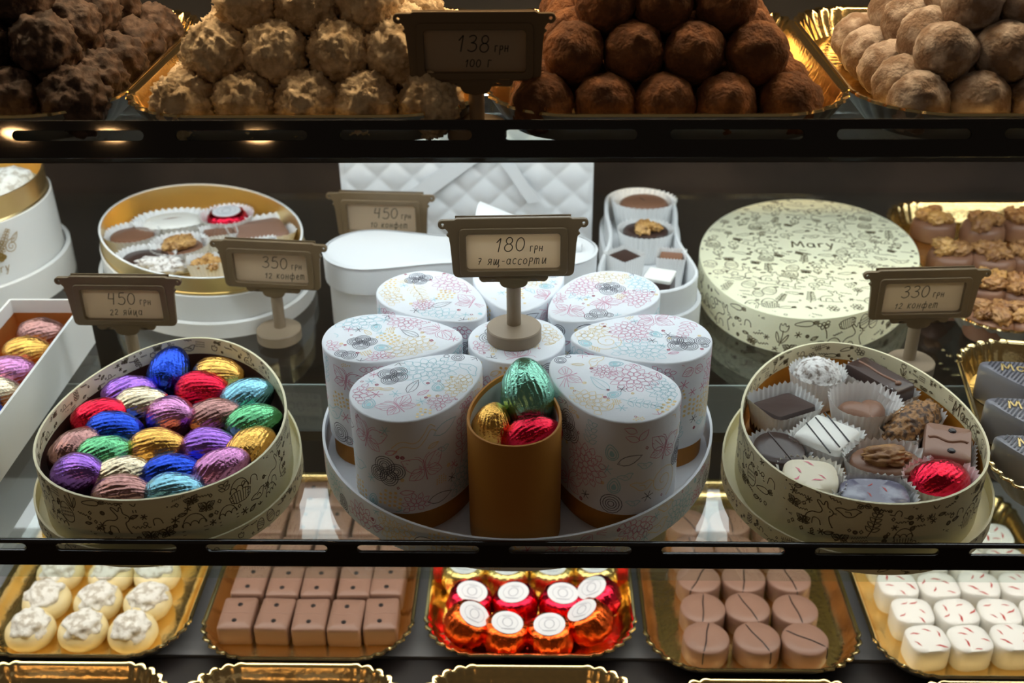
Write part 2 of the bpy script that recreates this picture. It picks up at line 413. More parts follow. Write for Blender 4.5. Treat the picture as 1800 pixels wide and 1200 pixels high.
FLORAL = [(m_blossom(9, 3), 'ink_teal', .0165), (m_blossom(8, 3), 'ink_pink', .0150), (m_scallop(), 'ink_grey', .0110), (m_blossom(10, 3), 'ink_yellow', .0150), (m_butterfly(), 'ink_pink', .0140),
          (m_sprig(), 'ink_pink', .0160), (m_wave(), 'ink_yellow', .0160), (m_swirl(), 'ink_yellow', .0120), (m_dots(), 'ink_yellow', .0085), (m_bird(), 'ink_teal', .0105), (m_leaf(), 'ink_teal', .0105), (m_sprig(), 'ink_teal', .0120),
          (m_leaf(), 'ink_grey', .0085), (m_drop(), 'ink_teal', .0065), (m_sprig(), 'ink_yellow', .0140), (m_blossom(7, 2), 'ink_pink', .0085), (m_bird(), 'ink_yellow', .0085)]
FLORAL_S = [(m_bug(), 'ink_grey', .0035), (m_bug(), 'ink_pink', .0035), (m_bug(), 'ink_teal', .0033), (m_dia(), 'ink_crimson', .0012), (m_bird(), 'ink_teal', .005), (m_leaf(), 'ink_pink', .004), (m_dots(), 'ink_yellow', .004),
            (m_ring(), 'ink_crimson', .0012), (m_ring(), 'ink_yellow', .0012), (m_leaf(), 'ink_yellow', .004)]
CREAM = [(m_bunny(), .0115), (m_eggd(), .0075), (m_tulip(), .0105), (m_daisy(), .010), (m_basket(), .010), (m_carrot(), .009), (m_chick(), .008), (m_butterfly(), .006), (m_sprig(), .010), (m_bird(), .008), (m_eggd(), .006), (m_bunny(), .009)]
CREAM_S = [(m_squig(), .005), (m_ring(), .0016), (m_dia(), .0017), (m_bug(), .0025), (m_leaf(), .003), (m_squig(), .004)]
def inside(poly, x, y):
    c = False; n = len(poly)
    for i in range(n):
        x1, y1 = poly[i-1]; x2, y2 = poly[i]
        if (y1 > y) != (y2 > y) and x < (x2-x1)*(y-y1)/(y2-y1)+x1: c = not c
    return c
def scatter(ink, rng, test, bounds, mp, big, small, tries, w, upright, keep=(), sc=1.0, nsmall=1.0):
    """lay motifs over a surface (u, v) without overlaps"""
    placed = [tuple(k) for k in keep]
    order = []
    fl3 = len(big[0]) == 3
    for phase, lib, n in ((0, big[:5] if fl3 else big[:1], max(2, tries//12)), (1, big, tries), (2, small, int(tries*(.6 if fl3 else 1.6)*nsmall))):
        bag = []
        for _ in range(n):
            if not bag: bag = list(lib); rng.shuffle(bag)
            it = bag.pop(); mot, key, R = (it if len(it) == 3 else (it[0], 'ink_cream', it[1]))
            R *= rng.uniform(.85, 1.1)*sc
            for _t in range(26):
                x, y = rng.uniform(bounds[0], bounds[1]), rng.uniform(bounds[2], bounds[3])
                if all((x-a)**2+(y-b)**2 > (.76*(R+r))**2 for a, b, r in placed) and test(x, y, R*.55): break
            else: continue
            placed.append((x, y, R))
            a = rng.uniform(-.3, .3) if upright else rng.uniform(0, 2*pi)
            ca, sa = cos(a), sin(a)
            for pts, closed, wf, fl in mot:
                q = [(x+R*(px*ca-py*sa), y+R*(px*sa+py*ca)) for px, py in pts]
                if not all(test(qx, qy, 0) for qx, qy in q): continue
                if fl: ink.fill(q, key, mp)
                else: ink.line(q, w*wf, key, mp, closed)
def print_top(parent, out, z, big, small, tries, w, seed, keep=(), extra=None, upright=False, sc=1.0):
    ink = Ink(); rng = random.Random(seed)
    inn = offs(out, -.0012)
    b = (min(p[0] for p in out), max(p[0] for p in out), min(p[1] for p in out), max(p[1] for p in out))
    mp = lambda p: (p.x, p.y, z)
    scatter(ink, rng, lambda x, y, r: inside(inn, x, y), b, mp, big, small, tries, w, upright, keep, sc)
    if extra: extra(ink, mp)
    return ink.build('print', parent)
def wall_map(out, d):
    o = offs(out, d); n = len(o); acc = [0]
    for i in range(n): acc.append(acc[-1]+(Vector(o[(i+1) % n])-Vector(o[i])).length)
    per = acc[-1]
    def f(s):
        s %= per
        lo, hi = 0, n
        while hi-lo > 1:
            m_ = (lo+hi)//2
            if acc[m_] <= s: lo = m_
            else: hi = m_
        t = (s-acc[lo])/max(1e-9, acc[lo+1]-acc[lo])
        a, b = o[lo], o[(lo+1) % n]
        return a[0]+(b[0]-a[0])*t, a[1]+(b[1]-a[1])*t
    return f, per
def print_side(parent, out, z0, z1, big, small, tries, w, seed, d=.00015, upright=True, flip=False, sc=1.0, extra=None):
    f, per = wall_map(out, d); ink = Ink(); rng = random.Random(seed)
    def mp(p):
        x, y = f(-p.x if flip else p.x); return (x, y, p.y)
    scatter(ink, rng, lambda x, y, r: z0+.0006 < y < z1-.0006, (0, per, z0-.004, z1+.004), mp, big, small, tries, w, upright, (), sc)
    if extra: extra(ink, mp, per)
    return ink.build('print', parent)

# ------------------------------------------------------------------ handwriting strokes
def O(cx, cy, rx, ry, a0=pi/2, a1=pi/2+2*pi, n=16): return arc(cx, cy, rx, ry, a0, a1, n)
GL = {
 '0': (.62, [O(.3, .5, .27, .48)]),
 '1': (.42, [[(.05, .68), (.3, 1), (.22, 0)]]),
 '2': (.6, [smooth_pts([(.08, .78), (.2, 1), (.5, .98), (.5, .65), (.15, .1), (.05, .02), (.3, .06), (.58, .02)])]),
 '3': (.6, [smooth_pts([(.08, .88), (.3, 1.02), (.55, .9), (.45, .6), (.22, .54)])+smooth_pts([(.22, .54), (.55, .5), (.6, .15), (.3, -.03), (.03, .12)])]),
 '4': (.62, [[(.14, 1), (.06, .5), (.48, .5)], [(.5, 1), (.46, 0)]]),
 '5': (.6, [[(.52, 1), (.16, .98), (.12, .58)], smooth_pts([(.12, .58), (.4, .68), (.62, .4), (.5, .02), (.22, -.02), (.03, .1)])]),
 '7': (.55, [smooth_pts([(.05, .95), (.5, .98), (.3, .5), (.2, 0)], 1), [(.1, .5), (.42, .52)]]),
 '8': (.58, [O(.3, .76, .2, .24), O(.29, .26, .26, .27)]),
 'г': (.5, [[(.12, 0), (.1, .95), (.48, .92)]]),
 'р': (.55, [[(.1, -.35), (.12, .95)], smooth_pts([(.12, .9), (.5, .98), (.5, .4), (.13, .4)])]),
 'н': (.62, [[(.1, 0), (.1, .95)], [(.5, 0), (.5, .95)], [(.1, .5), (.5, .5)]]),
 'я': (.62, [smooth_pts([(.48, .9), (.1, .95), (.1, .45), (.48, .48)]), [(.48, .95), (.48, 0)], [(.3, .46), (.05, 0)]]),
 'й': (.65, [smooth_pts([(.08, .95), (.08, 0), (.25, 0), (.52, .9)], 1)+[(.52, 0)], smooth_pts([(.18, 1.25), (.3, 1.12), (.44, 1.25)])]),
 'и': (.65, [smooth_pts([(.08, .95), (.08, 0), (.25, 0), (.52, .9)], 1)+[(.54, 0), (.62, .1)]]),
 'ц': (.7, [smooth_pts([(.08, .95), (.08, 0), (.25, 0), (.5, .9)], 1)+[(.5, 0), (.64, 0), (.6, -.35)]]),
 'щ': (.95, [smooth_pts([(.06, .95), (.06, 0), (.2, 0), (.38, .9)], 1)+[(.38, .05)]+smooth_pts([(.38, .05), (.55, 0), (.72, .9)], 1)+[(.72, 0), (.86, -.02), (.76, -.4), (.66, -.3)]]),
 'а': (.66, [O(.28, .45, .24, .42, .6, .6+2*pi), [(.52, .9), (.5, .1), (.62, .02)]]),
 'о': (.6, [O(.28, .45, .24, .42)]),
 'с': (.55, [O(.3, .45, .25, .43, .7, 5.5)]),
 'т': (.9, [[(.05, 0), (.08, .9)]+smooth_pts([(.08, .9), (.3, 1), (.36, .6), (.35, 0)], 1), smooth_pts([(.36, .8), (.6, 1), (.68, .6), (.68, .05), (.8, .02)], 1)]),
 'к': (.58, [[(.1, 0), (.1, .95)], [(.5, .92), (.14, .45), (.52, 0)]]),
 'ф': (.9, [O(.24, .45, .2, .4), O(.62, .45, .2, .4), [(.45, 1.3), (.41, -.45)]]),
 'е': (.55, [smooth_pts([(.08, .42), (.5, .5), (.42, .9), (.15, .85), (.08, .3), (.3, -.02), (.54, .15)])]),
 '-': (.5, [[(.05, .45), (.42, .47)]]),
 ' ': (.45, []),
 'M': (.95, [[(.05, 0), (.15, 1), (.42, .25), (.72, 1), (.82, 0)]]),
 'a': (.6, [O(.25, .32, .22, .32), [(.48, .62), (.48, .0), (.56, .0)]]),
 'r': (.45, [[(.08, .62), (.1, 0)], smooth_pts([(.1, .4), (.2, .62), (.42, .58)])]),
 'y': (.55, [[(.05, .62), (.26, .05)], [(.48, .62), (.2, -.35), (.05, -.32)]]),
}
def write(ink, text, x, y, h, w, key, mp, slant=.1, jit=0.0, rng=None, gap=.12):
    for ch in text:
        adv, st = GL[ch]; dy = rng.uniform(-jit, jit)*h if rng else 0
        for s in st:
            pts = [Vector((x+h*(px+slant*py), y+dy+h*py)) for px, py in s]; run = [pts[0]]
            for i in range(1, len(pts)):      # sharp corners end one pen stroke and start the next
                run.append(pts[i])
                if i+1 < len(pts):
                    a, b = pts[i]-pts[i-1], pts[i+1]-pts[i]
                    if a.length > 1e-9 and b.length > 1e-9 and a.angle(b) > .9: ink.line(run, w, key, mp); run = [pts[i]]
            ink.line(run, w, key, mp)
        x += h*(adv+gap)
    return x
def text_w(text, h, gap=.12): return sum(h*(GL[c][0]+gap) for c in text)

# ------------------------------------------------------------------ the case (setting)
def struct(name, me, loc=None):
    o = link(name, me, None, loc); o['kind'] = 'structure'; return o
struct('floor', cuboid('floor', -.75, .75, -.40, .46, -.235, -.203, M['deck']))
struct('wall_back', cuboid('wall_back', -.75, .75, .44, .46, -.235, .75, M['wall']))
struct('wall_left', cuboid('wall_left', -.75, -.73, -.12, .44, -.235, .75, M['wall']))
struct('wall_right', cuboid('wall_right', .73, .75, -.12, .44, -.235, .75, M['wall']))
struct('ceiling', cuboid('ceiling', -.75, .75, .02, .46, .75, .77, M['wall']))
tag(link('tray_plate', cuboid('tray_plate', -.72, .72, .012, .232, -.2029, -.2, M['plate'])), 'flat grey plate under the rear row of gold trays', 'plate')

def slot_poly(cx, cz, L, h, n=6):
    r = h/2; p = []
    for sx, a0 in ((1, -pi/2), (-1, pi/2)):
        for i in range(n+1):
            a = a0+pi*i/n; p.append((cx+sx*(L/2-r)+r*cos(a), cz+r*sin(a)))
    return p
def glass_shelf(label, z, yf, yb, y_led0, y_led1, led):
    t = thing('glass_shelf', label, 'shelf', (0, 0, z), 0, 'glass display shelves')
    link('pane', cuboid('pane', -.72, .72, yf+.003, yb, -.006, 0, M['glass']), t)
    if z == 0: link('joint_strip', cuboid('joint_strip', -.72, .72, .0830, .0843, -.0070, -.0062, M['strip']), t)
    h = link('light_housing', cuboid('light_housing', -.7, .7, y_led0-.004, y_led1+.004, -.014, -.0065, M['housing']), t)
    link('led_diffuser', cuboid('led_diffuser', -.69, .69, y_led0, y_led1, -.0165, -.0140, led), h)
    return t
LEAN = radians(-20)
def shelf_rail(label, z, yf, slot_c, slot_z, rz0, rz1, lean):
    t = thing('shelf_rail', label, 'rail', (0, yf, z), 0, 'slotted rails on the shelf fronts')
    holes = [slot_poly(slot_c+.0827*k, slot_z, .0665, .0050) for k in range(-9, 9) if abs(slot_c+.0827*k) < .68]
    rail = flat_curve('slotted_strip', [(-.72, rz0), (.72, rz0), (.72, rz1), (-.72, rz1)], holes, .0016, M['rail'], .0003)
    link('slotted_strip', rail, t, None, (lean, 0, 0))
    for k in (-1.5, 1.5): link('bracket', cuboid('bracket', k*.34-.002, k*.34+.002, .0008, .0030, 0, max(.004, rz0+.006), M['rail']), t)
    return t
sh = glass_shelf('middle glass shelf carrying the gift boxes', 0.0, -.126, .43, .028, .078, M['led_low'])
shelf_rail('dark slotted rail along the front of the middle shelf', 0, -.1268, -.2175, .0192, .0066, .0242, 0)
sh = glass_shelf('upper glass shelf carrying the truffle trays', .222, -.063, .43, .170, .226, M['led'])
h = link('light_housing', cuboid('light_housing', -.7, .7, .072, .108, -.0115, -.0062, M['housing']), sh)  # extra light strip, added to carry the light forward over the box lids
link('led_diffuser', cuboid('led_diffuser', -.69, .69, .076, .104, -.0140, -.0112, M['fill_led_centre']), h)
h = link('light_housing', cuboid('light_housing', -.7, .7, -.053, -.027, -.0092, -.0062, M['housing']), sh)  # added fill strip that brightens the foil eggs and front lids
link('led_diffuser', cuboid('led_diffuser', -.69, .69, -.044, -.030, -.0098, -.0090, M['fill_led_front']), h)
shelf_rail('dark slotted rail along the front of the upper shelf', .222, -.0665, -.1363, .0099, -.0014, .0174, LEAN)
t = thing('glass_shelf', 'topmost shelf with a light strip, above the truffle trays', 'shelf', (0, 0, .50), 0, 'glass display shelves')
link('pane', cuboid('pane', -.72, .72, .02, .43, -.006, 0, M['glass']), t)
h = link('light_housing', cuboid('light_housing', -.7, .7, .076, .124, -.014, -.0065, M['housing']), t)
link('led_diffuser', cuboid('led_diffuser', -.69, .69, .08, .12, -.0165, -.0140, M['led_top']), h)

# ------------------------------------------------------------------ gold trays
def tray_mesh(w, l, h=.016, r=.042, depth_slope=.010):
    nc = 48
    base = []
    straight = 10
    # dense outline with corner flag
    for ci, (cx, cy, a0) in enumerate(((w/2-r, l/2-r, 0), (-w/2+r, l/2-r, pi/2), (-w/2+r, -l/2+r, pi), (w/2-r, -l/2+r, 1.5*pi))):
        for i in range(nc+1):
            a = a0+pi/2*i/nc; f = i/nc
            base.append((cx, cy, r, a, sin(pi*f)**.5 if 0 < f < 1 else 0, f))
    def ring(out, z, amp, dz=0):
        V = []
        for cx, cy, rr, a, fl, f in base:
            wv = (abs(sin(f*pi*7)) - .5)*amp*fl
            R = rr+out+wv
            V.append((cx+R*cos(a), cy+R*sin(a), z + dz*fl*(abs(sin(f*pi*7))-.5)))
        return V
    secs = [ring(-depth_slope-.004, .0012, 0), ring(-depth_slope, .0016, 0), ring(-.005, h*.55, .0010), ring(-.0025, h*.9, .0022, .0006), ring(-.0008, h, .0030, .0012), ring(.0008, h, .0034, .0012), ring(.0014, h-.0012, .0034, .0012), ring(.0002, h-.0018, .003, .0010),
            ring(-.004, h*.5, .0010), ring(-depth_slope-.001, 0, 0)]
    n = len(base); V = [v for s in secs for v in s]; Fc = []; I = []
    for s in range(len(secs)-1):
        for i in range(n):
            j = (i+1) % n; Fc.append((s*n+i, s*n+j, (s+1)*n+j, (s+1)*n+i)); I.append(1 if 3 <= s <= 6 else (2 if s > 6 else 0))
    Fc.append(tuple(range(n))); I.append(0)
    Fc.append(tuple((len(secs)-1)*n+i for i in range(n))); I.append(2)
    return mesh('gold_tray', V, Fc, [M['gold'], M['gold_rim'], M['tray_back']], I, angle=50)
TR_LOW = tray_mesh(.158, .226); TR_UP = tray_mesh(.189, .226, .018, .046)
def tray(me, label, x, y, z, rot=0, group=None):
    return tag(link('gold_tray', me, None, (x, y, z), rot), label, 'tray', group)
tray(TR_LOW, 'scalloped gold tray holding the ivory powdered domes', -.329, .108, -.2, 0, 'gold trays on the bottom deck')
tray(TR_LOW, 'scalloped gold tray holding the dotted milk chocolate bars', -.160, .107, -.2, 0, 'gold trays on the bottom deck')
tray(TR_LOW, 'scalloped gold tray holding the foil-wrapped sweets with white labels', .008, .112, -.2, 0, 'gold trays on the bottom deck')
tray(TR_LOW, 'scalloped gold tray holding the round striped chocolates', .173, .099, -.2, 0, 'gold trays on the bottom deck')
tray(TR_LOW, 'scalloped gold tray holding the white chocolates with red flecks', .341, .094, -.2, 0, 'gold trays on the bottom deck')
for x, nm in ((-.325, 'ivory powdered domes'), (-.160, 'dotted milk chocolate bars'), (.008, 'foil-wrapped labelled sweets'), (.175, 'round striped chocolates'), (.343, 'white chocolates with red flecks')):
    tray(TR_LOW, 'empty-looking gold tray edge in front of the tray of '+nm, x, -.1225 - (0 if x < .1 else .012), -.2029, 0, 'gold trays nearest the glass')
tray(TR_UP, 'gold tray under the pile of dark truffles', -.303, .056, .222, 0, 'gold trays on the upper shelf')
tray(TR_UP, 'gold tray under the pile of coconut truffles', -.111, .056, .222, 0, 'gold trays on the upper shelf')
tray(TR_UP, 'gold tray under the pile of cocoa truffles', .081, .056, .222, 0, 'gold trays on the upper shelf')
tray(TR_UP, 'gold tray under the pile of sugar-dusted grey truffles', .273, .056, .222, 0, 'gold trays on the upper shelf')
tray(tray_mesh(.165, .245, .018), 'gold tray full of walnut chocolates beside the pale yellow lid', .4075, .243, 0, 0)
tray(tray_mesh(.160, .19, .020, .040), 'gold tray with grey striped chocolates beside the assortment box', .374, .003, 0, radians(-9.5))

ORD = ['first', 'second', 'third', 'fourth', 'fifth', 'sixth', 'seventh']
ROWS = ['front', 'second', 'third', 'fourth', 'fifth', 'sixth']

# ------------------------------------------------------------------ truffles on the upper shelf
def truffle_meshes(key, r, amp, freq, nvar=4, spike=0.0, fine=.0):
    out = []
    for k in range(nvar):
        off = Vector((k*7.3, k*3.1, 1.7*k))
        def fn(p, off=off):
            d = 1+amp*noise.fractal(p*freq+off, 1.0, 2.0, 4)
            if spike: d += spike*max(0, noise.noise(p*freq*4.5+off))**1.0
            if fine: d += fine*noise.noise(p*13+off)
            return d
        out.append(blob('truffle', M[key], (r, r, r*.97), fn, 5 if spike else 4))
    return out
def pile(kind, meshes, x0, nx, y0, ny, d, layers, label, nb, cat_group, jit=.0012, drop=None):
    rng = random.Random(len(kind)*31+nx)
    zs = .2235+d*.49
    for L in range(layers):
        lx, ly = nx-L, ny-L
        for j in range(ly):
            for i in range(lx):
                # pieces wholly buried inside the pile are left out
                if L < layers-1 and 1 < j < ly-1 and 0 < i < lx-1: continue
                if j > 3 and L == 0 and 0 < i < lx-1: continue
                x = x0+(i+.5*L)*d; y = y0+(j+.5*L)*d; z = zs+L*d*.70
                o = link(kind, meshes[rng.randrange(len(meshes))], None, (x+rng.uniform(-jit, jit), y+rng.uniform(-jit, jit), z), (rng.uniform(0, 6), rng.uniform(0, 6), rng.uniform(0, 6)))
                lay = ['bottom layer', 'second layer', 'third layer', 'fourth layer'][L]
                tag(o, f'{label}, {lay}, {ROWS[min(j,5)]} row, {ORD[i]} from {nb}', 'truffle', cat_group)
T_BROWN = truffle_meshes('t_brown', .0163, .08, 2.6, fine=.05)
T_WHITE = truffle_meshes('t_white', .0165, .15, 2.8, spike=.20)
T_DARK = truffle_meshes('t_dark', .0172, .18, 2.2, spike=.10)
T_GREY = truffle_meshes('t_grey', .0160, .08, 2.4, fine=.045)
pile('cocoa_truffle', T_BROWN, .0155, 5, -.0375, 5, .0315, 4, 'brown cocoa truffle', 'coconut pile', 'cocoa truffles piled on the upper shelf')
pile('coconut_truffle', T_WHITE, -.1715, 5, -.0375, 5, .0318, 4, 'rough beige coconut truffle', 'dark pile', 'coconut truffles piled on the upper shelf')
pile('dark_truffle', T_DARK, -.367, 5, -.0345, 5, .0345, 4, 'craggy dark truffle', 'case end', 'dark truffles piled on the upper shelf', jit=.001)
pile('sugared_truffle', T_GREY, .2075, 5, -.0355, 5, .0310, 4, 'grey sugar-dusted truffle', 'cocoa pile', 'sugared truffles piled on the upper shelf')

# ------------------------------------------------------------------ foil eggs
def egg_mesh(key, L, W, seed=0, ridges=30, tw=.9, amp=.014, crumple=.035):
    nu, nv = 120, 40; V = []; Fc = []
    off = Vector((seed*3.3, seed*1.9, .4*seed))
    for j in range(1, nv):
        th = pi*j/nv
        zz = cos(th); rr = sin(th)*(1-.13*zz)
        for i in range(nu):
            ph = 2*pi*i/nu
            rd = 1+amp*sin(ridges*(ph+tw*.35*zz)+1.3*noise.noise(Vector((cos(ph)*2, sin(ph)*2, zz*2))+off))*sin(th)**.7
            p = Vector((rr*cos(ph), rr*sin(ph), zz))
            rd += crumple*noise.fractal(p*2.6+off, 1, 2, 3)+.012*noise.noise(p*9+off)
            V.append((p.x*W/2*rd, p.y*W/2*rd, p.z*L/2*(1+.5*crumple*noise.noise(p*3+off))))
    for j in range(nv-2):
        for i in range(nu):
            k = (i+1) % nu; Fc.append((j*nu+i, j*nu+k, (j+1)*nu+k, (j+1)*nu+i))
    V += [(0, 0, L/2), (0, 0, -L/2)]; a, b = len(V)-2, len(V)-1
    for i in range(nu):
        k = (i+1) % nu; Fc.append((i, a, k)); Fc.append(((nv-2)*nu+i, (nv-2)*nu+k, b))
    return mesh('foil_egg', V, Fc, M['foil_'+key], angle=180)
EGG = {k: [egg_mesh(k, .037, .0272, s+i*2) for s in range(2)] for i, k in enumerate(FOILS) if k not in ('orange', 'yellowgold')}
def place_egg(key, p, dirang, tilt, label, group, var=0, sc=1.0, roll=0):
    """long axis lies at dirang (plan angle), raised by tilt"""
    ax = Vector((cos(dirang)*cos(tilt), sin(dirang)*cos(tilt), sin(tilt)))
    q = ax.to_track_quat('Z', 'Y').to_matrix() @ Matrix.Rotation(roll, 3, 'Z')
    o = link('foil_egg', EGG[key][var], None, p, q.to_euler(), sc)
    return tag(o, label, 'chocolate egg', group)

# ------------------------------------------------------------------ cream egg-shaped boxes
def cream_box(name, label, x, y, rot, L, W, k, h, seed, matk='cream', liner='brown_liner', basek=.006):
    t = thing(name, label, 'gift box', (x, y, 0), rot)
    o = egg(L, W, k); ob = offs(o, basek)
    base = link('base_tray', loft('base_tray', ob, [(0, 0), (0, .011), (-.0012, .011), (-.0012, .0015)], M[matk]), t)
    print_side(base, ob, 0, .011, CREAM, CREAM_S, 60, .00045, seed+5, sc=.6)
    link('wall', loft('wall', o, [(0, .0016), (0, h), (-.0014, h), (-.0014, .0125)], M[matk], cap0=True, cap1=False), t)
    link('liner', loft('liner', offs(o, -.0017), [(0, h-.012), (0, .013)], M[liner], cap0=False, cap1=True), t)
    print_side(t, o, .0115, h, CREAM, CREAM_S, 150, .00055, seed, sc=.95)
    def mary(ink, mp, per):
        if name == 'assortment_box': write(ink, 'Mary', per*.205, h-.0100, .0085, .0008, 'ink_cream', mp)
    print_side(t, offs(o, -.0015), h-.0125, h, CREAM, CREAM_S, 60, .00045, seed+2, d=-.00012, sc=.62, flip=True, extra=mary)
    return t
cream_box('egg_assortment_box', 'cream printed egg-shaped box filled with coloured foil eggs', -.2145, -.0245, radians(5), .183, .147, .17, .042, 11)
cream_box('assortment_box', 'cream printed egg-shaped box filled with assorted chocolates in paper cups', .2070, -.0270, radians(-3), .178, .142, .15, .042, 23, liner='orange_card', basek=.0085)

EB = 'foil eggs in the cream box'
EGG_ROOM = rot2(offs(egg(.183, .147, .17), -.0200), radians(5))
EGGS = [  # colour, px, py, plan angle deg, tilt deg, what sets it apart
 ('blue', 299, 658, 80, 35, 'royal blue foil egg standing nearly upright at the box\'s narrow end'),
 ('gold', 392, 655, -15, 5, 'gold foil egg at the narrow end, above the long red egg'),
 ('purple', 217, 687, 25, 5, 'violet foil egg along the rim between blue and red eggs'),
 ('red', 356, 689, -10, 5, 'long red foil egg below the topmost gold egg'),
 ('sky', 445, 697, 20, 20, 'pale sky blue foil egg near the rim above the green one'),
 ('champagne', 250, 716, 10, 5, 'silvery champagne foil egg in the upper middle of the box'),
 ('lilac', 303, 741, -30, 25, 'pink lilac foil egg in the very middle of the box'),
 ('red', 156, 735, 20, 15, 'round red foil egg by the rim, above the mauve egg'),
 ('blue', 202, 761, 2, 0, 'long royal blue foil egg just under the champagne one'),
 ('mauve', 377, 738, 15, 10, 'mauve brown foil egg between the central lilac and green eggs'),
 ('green', 446, 748, 20, 10, 'green foil egg against the rim under the sky blue egg'),
 ('gold', 278, 791, 0, 5, 'gold foil egg lying in the centre of the box'),
 ('purple', 371, 791, -5, 0, 'violet foil egg between the two lower gold eggs'),
 ('gold', 448, 795, 55, 15, 'gold foil egg against the rim under the green egg'),
 ('mauve', 108, 802, 60, 15, 'mauve brown foil egg against the rim under the round red egg'),
 ('green', 186, 805, 28, 0, 'green foil egg between the mauve and central gold eggs'),
 ('champagne', 217, 842, 25, 3, 'long champagne foil egg beside the lowest royal blue egg'),
 ('blue', 306, 838, 10, 0, 'royal blue foil egg beneath the central gold egg'),
 ('lilac', 390, 838, 30, 25, 'pink lilac foil egg near the rim under the violet egg'),
 ('purple', 125, 853, -25, 25, 'round violet foil egg low by the rim beside the champagne egg'),
 ('mauve', 219, 876, 0, 0, 'mauve brown foil egg half hidden by the front rim'),
 ('sky', 310, 874, 8, 0, 'sky blue foil egg half hidden by the front rim'),
]
for i, (c, px, py, a, tl, lb) in enumerate(EGGS):
    z = .0265
    p = U(px, py, z); p.z = z + (.003 if tl > 20 else 0)
    c0 = Vector((-.2145, -.0245, p.z))
    while not inside(EGG_ROOM, p.x-c0.x, p.y-c0.y): p = c0+(p-c0)*.985
    place_egg(c, p, radians(a), radians(tl), lb, EB, i % 2, 1.03, roll=i*.9)

# ------------------------------------------------------------------ chocolates: shapes
def dome_secs(h, r=.003, top=.5):
    return [(1.0, 0), (1.0, h*.45), (.985, h*.7), (.93, h*.88), (.8, h*.97), (top, h)]
def choc(name, out, h, m, kind='dome'):
    if kind == 'dome': s = [(.94, 0), (1.0, h*.12), (1.0, h*.5), (.97, h*.74), (.9, h*.9), (.75, h*.985), (.4, h*1.01)]
    elif kind == 'flat': s = [(.97, 0), (1.0, h*.1), (1.0, h*.82), (.985, h*.94), (.94, h), (.5, h*1.005)]
    elif kind == 'pillow': s = [(.85, 0), (1.0, h*.3), (1.0, h*.5), (.94, h*.75), (.8, h*.92), (.5, h*1.02)]
    return loft(name, out, s, m, scale_mode=True, angle=60)
def cup_mesh(name, out, h, flare=.18, pl=34, amp=.035):
    """fluted paper cup following an outline"""
    n = 4*pl; f, per = wall_map(out, 0); V = []; Fc = []
    rows = [(.86, 0.0002, 0), (.90, .001, .3), (1.0, h*.5, .8), (1+flare*.75, h*.9, 1.0), (1+flare, h, 1.1)]
    for s, z, am in rows:
        for i in range(n):
            x, y = f(per*i/n); w = sin(2*pi*i/4)
            k = s*(1+amp*am*w)
            V.append((x*k, y*k, z+(.0007*w if z > h*.8 else 0)))
    R = len(rows)
    for r in range(R-1):
        for i in range(n):
            j = (i+1) % n; Fc.append((r*n+i, r*n+j, (r+1)*n+j, (r+1)*n+i))
    Fc.append(tuple(range(n)))
    return mesh(name, V, Fc, M['cup'], angle=180)
def flat_ink(parent, name, items, z):
    ink = Ink()
    for kind, pts, w, key in items:
        (ink.fill(pts, key, lambda p: (p.x, p.y, z)) if kind == 'f' else ink.line(pts, w, key, lambda p: (p.x, p.y, z), kind == 'c'))
    return ink.build(name, parent, None)
def tube(name, pts, r, m, seg=6):
    V = []; Fc = []; n = len(pts)
    P = [Vector(p) for p in pts]
    for i in range(n):
        t = (P[min(i+1, n-1)]-P[max(i-1, 0)]).normalized()
        a = t.cross(Vector((0, 0, 1))); a = a.normalized() if a.length > 1e-4 else Vector((1, 0, 0)); b = t.cross(a)
        for k in range(seg):
            an = 2*pi*k/seg; V.append(P[i]+a*r*cos(an)+b*r*sin(an))
    for i in range(n-1):
        for k in range(seg):
            l = (k+1) % seg; Fc.append((i*seg+k, i*seg+l, (i+1)*seg+l, (i+1)*seg+k))
    Fc.append(tuple(range(seg))); Fc.append(tuple((n-1)*seg+k for k in range(seg)))
    return mesh(name, V, Fc, m, angle=80)
def kernel(key, seed, L=.0115, W=.0080, H=.0055):
    off = Vector((seed*2.7, seed*5.1, seed))
    def fn(p):
        g = .72+.28*min(1, abs(p.y)*4.5)
        ri = abs(noise.noise(p*3.1+off))
        return g*(1.0+.35*noise.noise(p*2.2+off)-.45*max(0, .18-ri)/.18*.6+.12*noise.noise(p*6+off))
    return blob('walnut_kernel', M[key], (L, W, H), fn, 4)
KER = [kernel('walnut', s) for s in range(4)]; KERG = [kernel('walnut_gold', s+9) for s in range(3)]
def add_kernels(parent, z, n, spread, rng, lib=KER, sc=1.0):
    for i in range(n):
        a = 2*pi*i/n+rng.uniform(-.4, .4)
        r = spread*(rng.uniform(.6, 1) if n > 1 else 0)
        link('walnut_kernel', lib[rng.randrange(len(lib))], parent, (r*cos(a), r*sin(a), z+rng.uniform(0, .001)), (rng.uniform(-.4, .4), rng.uniform(-.4, .4), rng.uniform(0, 6.3)), sc*rng.uniform(.8, 1.1))

